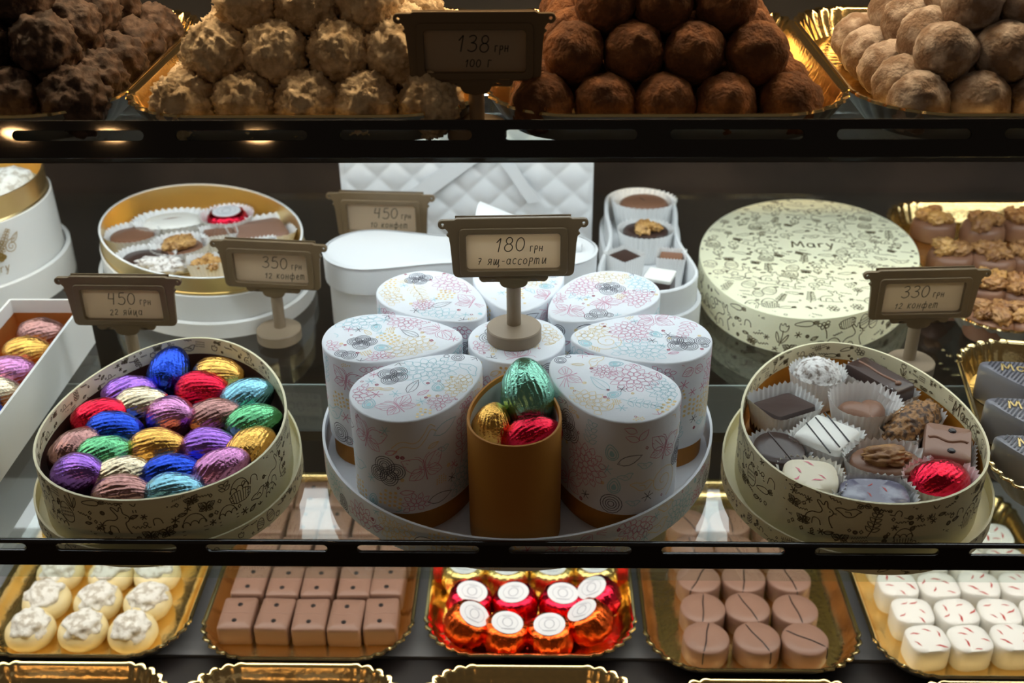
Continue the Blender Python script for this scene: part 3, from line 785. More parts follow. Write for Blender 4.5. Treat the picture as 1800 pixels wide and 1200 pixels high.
# --- bottom deck, ivory domes
rng = random.Random(5)
DOME = choc('shell', sup(.0185, .0185, 2, 40), .016, M['ivory'], 'pillow')
def lumps(seed):
    off = Vector((seed*3.1, seed, 2.2*seed))
    return blob('topping', M['powder'], (.0155, .0145, .0088), lambda p: 1+.30*noise.noise(p*1.9+off)+.10*noise.noise(p*4.5+off), 4)
LUMP = [lumps(s) for s in range(5)]
DZ = -.1988
DX = (-.3715, -.331, -.2925); DY = (.0265, .0595, .0915, .124, .157)
for j, y in enumerate(DY):
    for i, x in enumerate(DX):
        o = thing('white_chocolate_dome', f'ivory chocolate dome with powdered top, {ROWS[j]} row, {ORD[2-i]} from the dotted bars', 'chocolate', (x+rng.uniform(-.0015, .0015), y+rng.uniform(-.001, .001), DZ), rng.uniform(0, 6), 'ivory domes on the gold tray')
        link('shell', DOME, o)
        link('topping', LUMP[rng.randrange(5)], o, (0, .001, .0135), (0, 0, rng.uniform(0, 6)))
# --- dotted bars
BAR = choc('bar', rrect(.0255, .0345, .0022, 4), .0165, M['milk_pale'], 'flat')
DOT = loft('dot', sup(.0019, .0019, 2, 10), [(0, 0), (0, .0005), (-.0006, .0010)], M['darkdot'])
CREASE = tube('crease', [(-.0115+.0023*i, .0006*sin(i*1.3), .0164) for i in range(11)], .0005, M['milk_pale'], 5)
BX = (-.2145, -.1865, -.1585, -.1315, -.1045)
for j in range(5):
    for i, x in enumerate(BX):
        o = thing('dotted_chocolate_bar', f'milk chocolate piece with two dark dots, {ROWS[j]} row, {ORD[i]} from the ivory domes', 'chocolate', (x+rng.uniform(-.0008, .0008)+(j*.0008), .0375+j*.0375+rng.uniform(-.001, .001)+(.001 if i in (0, 4) else 0), DZ), rng.uniform(-.04, .04), 'dotted milk chocolates on the gold tray')
        link('bar', BAR, o)
        for s in (-1, 1): link('dot', DOT, o, (rng.uniform(-.001, .001), s*.0085, .0165))
        link('crease', CREASE, o)
# --- foil sweets with labels
def foil_sweet(key):
    out = sup(.0172, .0172, 2, 64); V, Fc = [], []
    secs = [(.80, 0), (.97, .003), (1.04, .009), (1.02, .015), (.93, .0205), (.84, .0226), (.5, .0232)]
    V, Fc = loft_vf(out, secs, scale_mode=True)
    W = []
    for x, y, z in V:
        p = Vector((x, y, z)); a = atan2(y, x)
        k = 1+.05*noise.noise(p*160)+.028*sin(a*17+40*z+3*noise.noise(p*120))*(1 if z < .0215 else 0)
        W.append((x*k, y*k, z+.0008*noise.noise(p*220) if z > .001 else 0))
    return mesh('wrapper', W, Fc, M['foil_'+key], angle=180)
FS = {k: foil_sweet(k) for k in ('orange', 'red', 'yellowgold')}
LAB = loft('label', sup(.0118, .0118, 2, 40), [(0, 0), (0, .0006)], M['label'])
def ring_ink():
    ink = Ink(); mp = lambda p: (p.x, p.y, .00075)
    ink.line(arc(0, 0, .0036, .0046, 0, 2*pi, 20)[:-1], .0007, 'label_ring', mp, True)
    ink.line(arc(0, 0, .0078, .0078, 0, 2*pi, 28)[:-1], .00035, 'label_ring', mp, True)
    ink.line([(-.003, .0062), (.003, .0062)], .0008, 'label_ring', mp)
    ink.line([(-.005, -.0068), (.005, -.0068)], .0008, 'label_ring', mp)
    o = ink.build('label_print', None, None); me = o.data; bpy.data.objects.remove(o); return me
RING = ring_ink()
fs_rows = [('orange', ((-.0435, .0285, .45), (-.0115, .0205, .12), (.0235, .0200, -.05), (.0575, .0285, -.5))),
           ('red', ((-.0400, .0540, .15), (-.003, .0535, -.08), (.0315, .0535, .06), (.0645, .0570, -.42))),
           ('yellowgold', ((-.0455, .0870, .05), (-.0105, .0865, 0), (.0250, .0865, 0), (.0600, .0885, -.05))),
           ('red', ((-.0430, .1270, 0), (-.0085, .1265, 0), (.0260, .1265, 0), (.0605, .1270, 0))),
           ('orange', ((-.0430, .1620, 0), (-.0085, .1620, 0), (.0260, .1620, 0), (.0605, .1620, 0)))]
fcol = {'orange': 'orange', 'red': 'red', 'yellowgold': 'gold'}
for j, (k, row) in enumerate(fs_rows):
    for i, (x, y, tl) in enumerate(row):
        o = thing('foil_wrapped_sweet', f'{fcol[k]} foil sweet with round white label, {ROWS[j]} row, {ORD[i]} from the dotted bars', 'sweet', (x, y, DZ+abs(tl)*.014), (0, tl, rng.uniform(-.3, .3)), 'foil sweets with white labels')
        link('wrapper', FS[k], o, None, (0, 0, rng.uniform(0, 6)))
        lb = link('label', LAB, o, (0, 0, .0232)); link('label_print', RING, lb)
# --- round striped chocolates
RND = choc('shell', sup(.0172, .0172, 2, 44), .0165, M['milk_pale'], 'flat')
STR = tube('stripe', [(0, -.0176, .006), (0, -.0176, .011), (0, -.0170, .0158), (.0003, -.013, .0168), (.0006, -.005, .0169), (-.0004, .006, .0169), (0, .013, .0168), (0, .0172, .0155)], .00045, M['darkdot'], 5)
RX = ((.138, .1755, .2105), (.1395, .1735, .2095), (.1405, .176, .2115), (.1400, .1755, .2110), (.1400, .1755, .2110))
RY = (.0150, .0475, .0820, .1170, .1520)
SA = (-.25, .45, 1.0, -.15, .35, .15, -.5, -.2, .2, .1, .3, -.2, .4, 0, .2)
for j in range(5):
    for i in range(3):
        o = thing('round_chocolate', f'round milk chocolate with thin dark stripe, {ROWS[j]} row, {ORD[i]} from the foil sweets', 'chocolate', (RX[j][i], RY[j]+rng.uniform(-.001, .001), DZ), SA[j*3+i], 'round striped chocolates on the gold tray')
        link('shell', RND, o); link('stripe', STR, o)
# --- white chocolates with red flecks
CUBE = choc('shell', sup(.0152, .0140, 3.2, 48), .0195, M['pure_white'], 'flat')
def flecks(parent, seed, key, z, R, n=4):
    r = random.Random(seed); ink = Ink()
    for k in range(n):
        a = 2*pi*k/n+r.uniform(-.4, .4); rr = R*r.uniform(.45, .85); cx, cy = rr*cos(a), rr*sin(a); da = r.uniform(0, pi); L = R*r.uniform(.22, .36)
        c, s = cos(da), sin(da)
        pts = [(cx+L*u*c-v*L*s, cy+L*u*s+v*L*c) for u, v in ((-1, -.1), (-.3, .16), (.2, .1), (1, .35), (.35, -.18), (-.2, -.2))]
        ink.fill(pts, key, lambda p: (p.x, p.y, z))
    return ink.build('fleck_print', parent, 'stuff')
CX = ((.298, .329, .361, .393), (.2955, .3285, .3605, .392), (.2925, .324, .3555, .387), (.293, .3245, .356, .3875), (.293, .3245, .356, .3875))
CY = (.0140, .0425, .0720, .1030, .1340)
for j in range(5):
    for i in range(4):
        o = thing('white_chocolate_cube', f'white chocolate block with red flecks, {ROWS[j]} row, {ORD[i]} from the round chocolates', 'chocolate', (CX[j][i]+.001, CY[j]+rng.uniform(-.0015, .0015), DZ), rng.uniform(-.15, .15), 'white flecked chocolates on the gold tray')
        link('shell', CUBE, o); flecks(o, j*7+i, 'red_fleck', .01975, .0135, 5)
# --- a few graphite chocolates in the nearest trays, only their far tips in view
TIP = choc('shell', rrect(.034, .024, .004, 4), .016, M['striped'], 'flat')
for x, nb in ((-.352, 'under the ivory domes'), (-.205, 'under the dotted bars, near the domes'), (-.150, 'under the dotted bars, near the foil sweets')):
    o = thing('graphite_chocolate', 'dark graphite chocolate in the nearest gold tray '+nb, 'chocolate', (x, -.050, -.2013), 0, 'graphite chocolates in the nearest trays')
    link('shell', TIP, o)

# ------------------------------------------------------------------ flower of petal boxes on a round tray
ft = thing('round_tray', 'round low tray in white floral paper under the flower of petal boxes', 'tray', (0, 0, 0))
ro = sup(.1235, .1235, 2, 128)
link('tray_wall', loft('tray_wall', ro, [(0, .0003), (0, .0222), (-.0016, .0222), (-.0016, .0018)], M['floral']), ft)
print_side(ft, ro, .0003, .0222, FLORAL, FLORAL_S, 150, .00038, 77, sc=.95)
PO = egg(.0865, .0622, .28, 80)
PB = offs(PO, -.0020)
LIDM = loft('lid', PO, [(-.0016, .0755), (-.0016, .0150), (0, .0150), (0, .0768), (-.0003, .0774), (-.0010, .0778)], M['floral'])
BASEM = loft('base', PB, [(0, 0), (0, .0740), (-.0012, .0740), (-.0012, .0015)], M['orange_card'])
PET = [(-45, 'beside the open orange box, on the assortment box side'), (-135, 'beside the open orange box, on the foil egg box side'), (0, 'pointing towards the assortment box'), (180, 'pointing towards the price sign with 350'),
       (45, 'at the back beside the open keyhole box'), (135, 'at the back in front of the closed white keyhole box'), (90, 'straight behind the central sign, mostly hidden')]
for n, (a, lb) in enumerate(PET):
    ph = radians(a)
    t = thing('petal_box', 'floral petal-shaped box '+lb, 'gift box', (.0765*cos(ph), .0765*sin(ph), .0019), ph+pi/2, 'petal boxes of the flower')
    link('base', BASEM, t)
    ld = link('lid', LIDM, t)
    print_top(ld, PO, .07795, FLORAL, FLORAL_S, 60, .00030, 100+n)
    print_side(ld, PO, .0150, .0765, FLORAL, FLORAL_S, 110, .00036, 200+n)
OB = egg(.077, .0525, .25, 80)
t = thing('open_petal_box', 'open orange petal-shaped box without lid, holding three foil eggs', 'gift box', (0, -.0755, .0019), 0)
link('wall', loft('wall', OB, [(0, 0), (0, .0750), (-.0003, .0754), (-.0014, .0754), (-.0017, .0748), (-.0017, .060)], M['orange_card'], cap1=False), t)
link('lining', loft('lining', offs(OB, -.0019), [(0, .0725), (0, .040)], M['grey_inner'], cap0=False), t)
rc = sup(.0300, .0300, 2, 64)
t = thing('round_box', 'round floral box in the flower\'s centre, under the 180 price sign', 'gift box', (0, .001, .0019), 0)
link('base', loft('base', offs(rc, -.002), [(0, 0), (0, .072)], M['orange_card']), t)
ld = link('lid', loft('lid', rc, [(-.0016, .0740), (-.0016, .0150), (0, .0150), (0, .0750), (-.0003, .0756), (-.0010, .0760)], M['floral']), t)
print_top(ld, rc, .07615, FLORAL, FLORAL_S, 40, .00030, 301)
print_side(ld, rc, .0150, .0745, FLORAL, FLORAL_S, 60, .00036, 302)
place_egg('mint', Vector((.0070, -.0610, .0775)), radians(100), radians(52), 'shiny mint green foil egg on top in the open orange box', 'eggs in the open orange box', 0, 1.12)
place_egg('gold', Vector((-.0130, -.0790, .0640)), radians(70), radians(60), 'gold foil egg in the open orange box', 'eggs in the open orange box', 1, .88)
place_egg('red', Vector((.0105, -.0860, .0640)), radians(15), radians(12), 'crimson foil egg in the open orange box', 'eggs in the open orange box', 0, .92)

# ------------------------------------------------------------------ price signs
def half(r): return r + [(-x, z) for x, z in reversed(r) if abs(x) > 1e-9]
ear = arc(.0412, .0768, .0028, .0028, pi/2, -pi/2-.5, 8)
sign_right = [(0, .0805), (.0330, .0805), (.0345, .0796), (.0375, .0796)] + ear + [(.0385, .0728), (.0380, .0712), (.0392, .0700), (.0378, .0686), (.0372, .0640), (.0362, .0470)] + \
    arc(.0325, .0462, .0036, .0036, 0, -pi/2, 6) + [(.0210, .0426)] + arc(.0178, .0426, .0030, .0034, 0, -pi*.55, 5) + arc(.0122, .0400, .0034, .0016, pi*.9, .1, 5) + [(.0085, .0392)] + arc(.0040, .0395, .0045, .0042, 0, -pi/2, 5) + [(0, .0345)]
SIGN_OUT = half(sign_right)
WIN = [(x, z+.0590) for x, z in rrect(.0556, .0236, .0022, 5)]
WIN2 = [(x, z+.0590) for x, z in rrect(.0640, .0310, .0030, 5)]
EARH = [arc(s*.0412, .0768, .0010, .0010, 0, 2*pi, 8)[:-1] for s in (-1, 1)]
PANEL = flat_curve('panel', SIGN_OUT, [WIN]+EARH, .0022, M['bronze'], .0003)
BEZ = flat_curve('bezel', WIN2, [WIN], .0016, M['bronze'], .0004)
BACKP = flat_curve('back_plate', [(-.034, .044), (.034, .044), (.034, .0800), (-.034, .0800)], [WIN], .0010, M['bronze'])
BACKS = flat_curve('back_plate', [(-.034, .044), (.034, .044), (.034, .0800), (-.034, .0800)], [], .0010, M['bronze'])  # windowless version, added to block the backlight through one card
CARD = flat_curve('card', [(x, z+.0590) for x, z in rrect(.0580, .0260, .0020, 4)], [], .0004, M['cardface'])
POLE = loft('pole', sup(.0044, .0044, 2, 24), [(0, .006), (0, .0440)], M['stand'])
FOOT = loft('base', sup(.0168, .0168, 2, 56), [(-.0004, 0), (0, .0004), (0, .0078), (-.0006, .0085)], M['stand'])
def sign(label, loc, rot, l1, l2, scale=1.0, tilt=0.0, seed=1, x1=-.0110, x2=-.0215, h1=.0090, drop=0.0, back=None):
    t = thing('price_sign', label, 'price sign', loc, rot, 'price signs on the shelves', scale)
    link('base', FOOT, t); link('pole', POLE, t, (0, .0035, -drop if drop else 0))
    hd = link('panel', PANEL, t, (0, 0, -drop), (tilt, 0, 0))
    link('bezel', BEZ, hd, (0, -.0012, 0)); link('back_plate', back or BACKP, hd, (0, .0045, 0))
    cardo = link('card', CARD, hd, (0, .0016, 0))
    ink = Ink(); rng = random.Random(seed); mp = lambda p: (p.x, -.00035, p.y)
    xe = write(ink, l1[0], x1, .0580, h1, .00062, 'ink', mp, .12, .04, rng, .16)
    write(ink, l1[1], xe+.0016, .0580, h1*.42, .00048, 'ink', mp, .1, .05, rng, .2)
    write(ink, l2, x2, .0497, .0042, .00048, 'ink', mp, .15, .06, rng, .2)
    ink.build('handwriting', cardo, None)
    return t
sign('taupe price sign reading 180, standing on the round floral box', (-.0015, .0020, .0781), radians(2), ('180', 'грн'), '7 ящ-ассорти')
sign('taupe price sign reading 350, in front of the gold-rimmed oval box', (-.1825, .1405, 0), radians(-6), ('350', 'грн'), '12 конфет', seed=2, x1=-.0075, x2=-.0060)
sign('taupe price sign reading 450 and 22, behind the box of foil eggs', (-.2740, .0830, 0), radians(-1), ('450', 'грн'), '22 яйца', seed=3, x1=-.0110, x2=-.0110)
sign('taupe price sign reading 450 and 10, before the quilted white box', (-.1120, .2330, 0), radians(-4), ('450', 'грн'), '10 конфет', seed=4, x1=-.0070, x2=-.0100)
sign('taupe price sign reading 330, behind the box of assorted chocolates', (.2790, .0945, 0), radians(3), ('330', 'грн'), '12 конфет', seed=5, x1=-.0150, x2=-.0180)
sign('taupe price sign reading 138, among the truffle trays', (-.0190, -.0400, .2222), radians(0), ('138', 'грн'), '100 г', seed=6, x1=-.0100, x2=-.0060, scale=.92, drop=.010, back=BACKS)

# ------------------------------------------------------------------ oval white box with gold neck (350)
def mnear(o, key, d): return loft('x', o, [(0, 0), (0, 1)], M[key])
ov = sup(.106, .0775, 2.0, 96)
ROT350 = atan2(.79, -.62)
t = thing('oval_gift_box', 'open white oval box with gold neck, filled with pralines, behind the 350 sign', 'gift box', (-.262, .2395, 0), ROT350)
link('base_tray', loft('base_tray', offs(ov, .0045), [(0, 0), (0, .0120), (-.0015, .0126), (-.0035, .0126), (-.0035, .0015)], M['white_card']), t)
link('wall', loft('wall', ov, [(0, .0016), (0, .0330), (-.0010, .0336), (-.0030, .0336), (-.0030, .0100)], M['white_card']), t)
nk = link('neck', loft('neck', offs(ov, -.0016), [(0, .0330), (0, .0345), (.0008, .0348), (.0008, .0356), (-.0002, .0360), (-.0002, .0478), (-.0016, .0478), (-.0016, .0175)], M['gold_card'], cap0=False, cap1=True), t)
link('rim_edge', loft('rim_edge', offs(ov, -.0016), [(-.0001, .0476), (-.0001, .0482), (-.0018, .0482), (-.0018, .0476)], M['white_card'], cap0=False, cap1=False), nk)
ink = Ink(); fmap, per = wall_map(ov, .0002)
s0 = per*.515
write(ink, 'Mary', s0, .0185, .0034, .0003, 'ink_gold', lambda p: (*fmap(p.x), p.y)); ink.build('gold_lettering', t, None)

# ------------------------------------------------------------------ tall round white box, cut by the frame edge
tc = sup(.084, .084, 2, 96)
t = thing('tall_round_box', 'tall round white box with gold neck and gold crest, at the shelf\'s end', 'gift box', (-.466, .236, 0), 0)
link('base_tray', loft('base_tray', offs(tc, .0045), [(0, 0), (0, .026), (-.0015, .0266), (-.0035, .0266), (-.0035, .0015)], M['white_card']), t)
link('wall', loft('wall', tc, [(0, .0016), (-.0015, .0740), (-.0040, .0744), (-.0040, .010)], M['white_card']), t)
nk = link('neck', loft('neck', offs(tc, -.0040), [(0, .0740), (.0012, .0748), (0, .0760), (0, .0930), (-.0016, .0930), (-.0016, .0550)], M['gold_card'], cap0=False), t)
ink = Ink(); fmap, per = wall_map(tc, .0003); s0 = per*(1-.112); mp = lambda p: (*fmap(s0+p.x), p.y)
for k, (mo, R, cx, cz, an) in enumerate(((m_blossom(8, 2), .006, 0, .056, 0), (m_swirl(), .006, -.010, .054, 0), (m_swirl(), .006, .010, .054, 2), (m_sprig(), .008, .006, .062, -.6), (m_sprig(), .008, -.006, .062, .6), (m_scallop(), .004, 0, .048, 0), (m_leaf(), .005, .014, .060, .5), (m_leaf(), .005, -.014, .060, 2.2))):
    for pts, cl, wf, fl in mo: ink.line([(cx+R*(x*cos(an)-y*sin(an)), cz+R*(x*sin(an)+y*cos(an))) for x, y in pts], .0005*wf, 'ink_gold', mp, cl)
write(ink, 'Mary', -.016, .036, .007, .0006, 'ink_gold', mp)
ink.build('gold_crest', t, None)
COCO = blob('coconut', M['powder'], (.023, .023, .018), lambda p: 1+.1*noise.noise(p*3)+.08*noise.noise(p*9), 4)
tag(link('coconut_praline', COCO, None, (-.4180, .2570, .0740)), 'white coconut praline in the tall round box', 'chocolate')
tag(link('coconut_praline', COCO, None, (-.4650, .2750, .0740), 2.0), 'white coconut praline deeper in the tall round box', 'chocolate')
tag(link('milk_praline', choc('milk_praline', sup(.022, .019, 2.6, 40), .018, M['milk'], 'dome'), None, (-.4280, .2090, .0552)), 'milk chocolate praline beside the coconut one in the tall round box', 'chocolate')

# ------------------------------------------------------------------ long white box with a row of eggs
t = thing('long_gift_box', 'long open white box with copper lining and a row of foil eggs', 'gift box', (-.350, .018, 0), 0)
lo = rrect(.058, .232, .0012, 2)
link('wall', loft('wall', lo, [(0, 0), (0, .0365), (-.0018, .0365), (-.0018, .0020)], M['white_card']), t)
link('lining', loft('lining', offs(lo, -.0021), [(0, .0260), (0, .0030)], M['copper_lining'], cap0=False), t)
for i, (c, y, nm) in enumerate((('mauve', .112, 'mauve brown foil egg, farthest in the long white box'), ('gold', .0845, 'gold foil egg in the long white box'), ('lilac', .057, 'lilac foil egg in the long white box'), ('champagne', .0295, 'champagne foil egg in the long white box'),
                          ('blue', .002, 'royal blue foil egg in the long white box'))):
    place_egg(c, Vector((-.350, y, .0172)), radians(12), 0, nm, 'eggs in the long white box', i % 2, 1.0, i*.7)

# ------------------------------------------------------------------ pale yellow closed lid
yo = egg(.232, .172, -.06, 96)
YR = radians(-20)
t = thing('egg_shaped_lid_box', 'closed pale yellow egg-shaped box printed with rabbits and flowers', 'gift box', (.2310, .2290, 0), YR)
link('lid', loft('lid', yo, [(-.0016, .0280), (-.0016, 0), (0, 0), (0, .0288), (-.0003, .0296), (-.0012, .0300)], M['cream_pale']), t)
def lidtext(ink, mp):
    w = text_w('Mary', .011); c, s = cos(-YR), sin(-YR)
    write(ink, 'Mary', -w/2+.006, .010, .012, .0014, 'ink_cream', lambda p: mp(Vector((p.x*c-p.y*s, p.x*s+p.y*c))), 0.05)
mcx = .006*cos(-YR)-.012*sin(-YR)
print_top(t, yo, .03015, CREAM, CREAM_S, 120, .00050, 401, keep=((-.0164, .010, .012), (-.0014, .0155, .013), (.0137, .021, .012)), extra=lidtext, upright=True, sc=.86)
print_side(t, yo, 0, .0290, CREAM, CREAM_S, 70, .00060, 402)

# ------------------------------------------------------------------ white keyhole boxes
k8 = fig8(.207, .070, .054, .046)
t = thing('keyhole_gift_box', 'closed white leatherette keyhole-shaped box behind the flower', 'gift box', (-.0455, .1725, 0), radians(-90))
link('base', loft('base', offs(k8, -.0030), [(0, 0), (0, .0380), (-.001, .0384)], M['white_leather']), t)
ld = link('lid', loft('lid', k8, [(-.0010, .0378), (0, .0380), (.0002, .0560), (-.0006, .0585), (-.0020, .0600), (-.0040, .0605)], M['white_leather']), t)
link('lid_piping', loft('lid_piping', offs(k8, -.0012), [(0, .0584), (.0016, .0588), (.0020, .0594), (.0012, .0600), (0, .0602)], M['white_leather'], cap0=False, cap1=False), ld)
t = thing('open_keyhole_box', 'open white keyhole-shaped box with five chocolates beside the quilted box', 'gift box', (.0985, .2300, 0), radians(-2))
k9 = fig8(.204, .076, .060, .056)
link('base_tray', loft('base_tray', offs(k9, .0035), [(0, 0), (0, .024), (-.0012, .0245), (-.0030, .0245), (-.0030, .0015)], M['white_leather']), t)
link('wall', loft('wall', k9, [(0, .0016), (0, .0445), (-.0010, .0455), (-.0025, .0455), (-.0032, .0445), (-.0032, .0200)], M['white_leather'], cap1=True), t)

# ------------------------------------------------------------------ quilted white box standing behind
t = thing('quilted_gift_box', 'tall quilted white leatherette box standing behind the keyhole box', 'gift box', (-.0465, .2900, 0), 0)
QW, QH = .213, .113; nx, nz = 128, 72; V = []; Fc = []
for j in range(nz+1):
    for i in range(nx+1):
        x = -QW/2+QW*i/nx; z = QH*j/nz
        a, b = (x+z*1.05)/.030*pi, (x-z*1.05)/.030*pi
        h = (abs(sin(a))*abs(sin(b)))**.55
        ed = min(1, (QW/2-abs(x))/.004)
        V.append((x, -.0026*h*ed, z))
for j in range(nz):
    for i in range(nx):
        Fc.append((j*(nx+1)+i, j*(nx+1)+i+1, (j+1)*(nx+1)+i+1, (j+1)*(nx+1)+i))
link('quilted_front', mesh('quilted_front', V, Fc, M['white_leather'], angle=180), t)
link('body', cuboid('body', -QW/2, QW/2, .0002, .014, 0, QH, M['white_leather']), t)
bz = [(-.030, .045), (-.018, .045), (.055, .118)]
link('ribbon_band', flat_curve('ribbon_band', [(-.050, .060), (-.042, .048), (.030, .102), (.022, .114)], [], .0008, M['white_leather']), t, (0, -.0056, 0))
link('ribbon_band', flat_curve('ribbon_band', [(.012, .112), (.024, .112), (.062, .052), (.052, .050)], [], .0008, M['white_leather']), t, (0, -.0066, 0))
# rolled strap resting on the keyhole lid
V = []; Fc = []; n, sgm = 20, 14
for th in (0, 1):
    for i in range(sgm+1):
        u = i/sgm
        for k in range(n+1):
            a = pi*1.15*k/n-.08*pi
            r = (.033*(1-u)+.005*u)-(.0010 if th else 0)
            V.append((-.012+.078*u-.010*cos(a)*(1-u)*.0, .006+r*1.0*cos(a), max(.0, r*sin(a))))
w = n+1; off = (sgm+1)*w
for i in range(sgm):
    for k in range(n):
        q = i*w+k; Fc.append((q, q+1, q+w+1, q+w)); Fc.append((off+q, off+q+w, off+q+w+1, off+q+1))
for k in range(n): Fc.append((k, off+k, off+k+1, k+1)); Fc.append((sgm*w+k, sgm*w+k+1, off+sgm*w+k+1, off+sgm*w+k))
for i in range(sgm):
    for k in (0, n): Fc.append((i*w+k, (i+1)*w+k, off+(i+1)*w+k, off+i*w+k))
tag(link('rolled_strap', mesh('rolled_strap', V, Fc, M['white_leather']), None, (-.020, .1700, .0606), radians(-6)), 'white rolled strap lying on the closed keyhole box behind the 180 sign', 'strap')

# ------------------------------------------------------------------ filled chocolates in cups
def cup(label, x, y, z, out, rot, h=.021, group='paper cups', flare=.16, pl=34):
    return tag(link('paper_cup', cup_mesh('paper_cup', out, h, flare, pl), None, (x, y, z), rot), label, 'paper cup', group)
def wang(a, b, z):
    d = U(*b, z)-U(*a, z); return atan2(d.y, d.x)
AZ = .0135
AROOM = rot2(offs(egg(.178, .142, .15), -.0200), radians(-3))
def keep_in(p):
    c0 = Vector((.2070, -.0270, p.z))
    while not inside(AROOM, p.x-c0.x, p.y-c0.y): p = c0+(p-c0)*.985
    return p
def put(name, label, px, py, ztop, zb, rot=0, tilt=None):
    p = U(px, py, ztop)
    if abs(zb-AZ-.001) < 1e-6: p = keep_in(p)
    return thing(name, label, 'chocolate', (p.x, p.y, zb), rot if tilt is None else (*tilt, rot), None), p
AZ = .0135; AT = .034; AG = 'paper cups in the cream assortment box'
# icing sugar ball
o, p = put('sugar_ball', 'icing-sugar-dusted ball at the narrow end of the assortment box', 1437, 660, .034, AZ+.001)
link('ball', blob('ball', M['sugar_ball'], (.0155, .0155, .0150), lambda q: 1+.05*noise.noise(q*3)+.04*noise.noise(q*11), 5), o, (0, 0, .0165))
cup('white paper cup under the icing-sugar ball', p.x, p.y, AZ, sup(.0158, .0158, 2, 60), 0, .024, AG)
# dark bar
a = wang((1490, 628), (1600, 690), .036)
o, p = put('dark_bar', 'dark chocolate bar with a raised line and bead, by the rim', 1547, 659, .037, AZ+.001, a)
link('bar', choc('bar', rrect(.0440, .0185, .002, 4), .0240, M['dark'], 'flat'), o)
link('piped_line', tube('piped_line', [(-.018+.004*i, .0005*sin(i), .0242) for i in range(9)], .0009, M['milk'], 6), o)
link('bead', blob('bead', M['milk'], (.0021, .0021, .0016), lambda q: 1, 2), o, (.015, 0, .0245))
cup('white paper cup under the dark bar', p.x, p.y, AZ, rrect(.0455, .0200, .004, 6), a, .020, AG)
# dark wedge
a = wang((1330, 720), (1430, 690), .034)
o, p = put('dark_wedge', 'glossy dark chocolate wedge beneath the sugar ball', 1378, 712, .034, AZ+.001, a)
wo = rrect(.0310, .0290, .003, 4); V, Fc = loft_vf(wo, [(.97, 0), (1, .003), (.99, .013), (.93, .020), (.5, .0205)], scale_mode=True)
V = [(x, y, z*(1-.28*((y)/.0145)*(-1 if y > 0 else -1)*-1*.5) if z > .01 else z) for x, y, z in V]
link('body', mesh('body', V, Fc, M['dark'], angle=30), o)
cup('white paper cup under the dark wedge', p.x, p.y, AZ, rrect(.0330, .0310, .006, 6), a, .024, AG)
# heart
hp = []
for i in range(56):
    t_ = 2*pi*i/56
    hp.append((16*sin(t_)**3/17*.0172, (13*cos(t_)-5*cos(2*t_)-2*cos(3*t_)-cos(4*t_))/17*.0172))
hp = list(reversed(hp))
o, p = put('heart_chocolate', 'dark milk chocolate heart in the middle of the assortment box', 1520, 712, .034, AZ+.001, radians(8))
link('heart', choc('heart', hp, .0185, M['milk'], 'pillow'), o)
cup('white paper cup under the chocolate heart', p.x, p.y, AZ, sup(.0190, .0175, 2.4, 60), radians(8), .025, AG)
# white square with stripes
a = wang((1405, 765), (1462, 715), .036)
o, p = put('white_square', 'white square chocolate with thin dark stripes in the assortment box', 1454, 762, .035, AZ+.001, a)
link('body', choc('body', rrect(.0300, .0300, .003, 4), .0215, M['pure_white'], 'flat'), o)
for k in (-1, 0, 1):
    link('stripe', tube('stripe', [(.009*k+.0145*u*.45*0+u*.0130*.75, u*.0130-.0015*k, .0218) for u in (-1, -.5, 0, .5, 1)], .0005, M['darkdot'], 5), o, None, radians(0))
cup('white paper cup under the striped white square', p.x, p.y, AZ, rrect(.0320, .0320, .006, 6), a, .021, AG)
# nut-coated log
a = wang((1570, 760), (1640, 705), .036)
o, p = put('nut_log', 'log coated in crushed nuts by the rim of the assortment box', 1606, 732, .034, AZ+.002, a)
def nf(q): return 1+.10*noise.noise(q*5)+.14*max(0, noise.noise(q*11))
link('log', blob('log', M['nutcrumb'], (.0225, .0120, .0115), lambda q: nf(q)*(1.0+.25*(abs(q.x)**3)), 5), o, (0, 0, .0125))
cup('white paper cup under the nut log', p.x, p.y, AZ, rrect(.0420, .0230, .008, 8), a, .018, AG)
# dark oval
o, p = put('dark_oval', 'round dark chocolate with a scored line by the rim', 1352, 794, .033, AZ+.001, radians(10))
link('body', choc('body', sup(.0150, .0175, 2, 44), .0195, M['dark'], 'flat'), o)
link('scored_line', tube('scored_line', [(.001-.002*u, .0165*u, .0197) for u in (-1, -.5, 0, .5, 1)], .0006, M['dark'], 5), o)
cup('white paper cup under the round dark chocolate', p.x, p.y, AZ, sup(.0160, .0185, 2.2, 60), radians(10), .019, AG)
# walnut oval
o, p = put('walnut_oval', 'oval milk chocolate topped with one walnut half', 1558, 806, .034, AZ+.001, radians(-2))
link('body', choc('body', sup(.0205, .0145, 2, 48), .0190, M['milk'], 'flat'), o)
link('walnut_half', kernel('walnut', 31, .0150, .0085, .0050), o, (0, 0, .0215), .1)
cup('white paper cup under the oval with a walnut half', p.x, p.y, AZ, sup(.0215, .0160, 2.2, 60), radians(-2), .022, AG)
# domino
a = wang((1645, 815), (1650, 745), .036)-pi/2
o, p = put('dotted_square', 'milk chocolate piece with two dots and a torn ridge by the rim', 1674, 778, .036, AZ+.001, a)
link('body', choc('body', rrect(.0270, .0350, .003, 4), .0225, M['milk_pale'], 'flat'), o)
for s in (-1, 1): link('dot', DOT, o, (.002, s*.0110, .0225), None, 1.25)
link('ridge', tube('ridge', [(-.011+.0022*i, .0016*sin(i*.9), .0226) for i in range(11)], .0011, M['milk'], 6), o)
cup('white paper cup under the dotted piece', p.x, p.y, AZ, rrect(.0290, .0370, .005, 6), a, .018, AG)
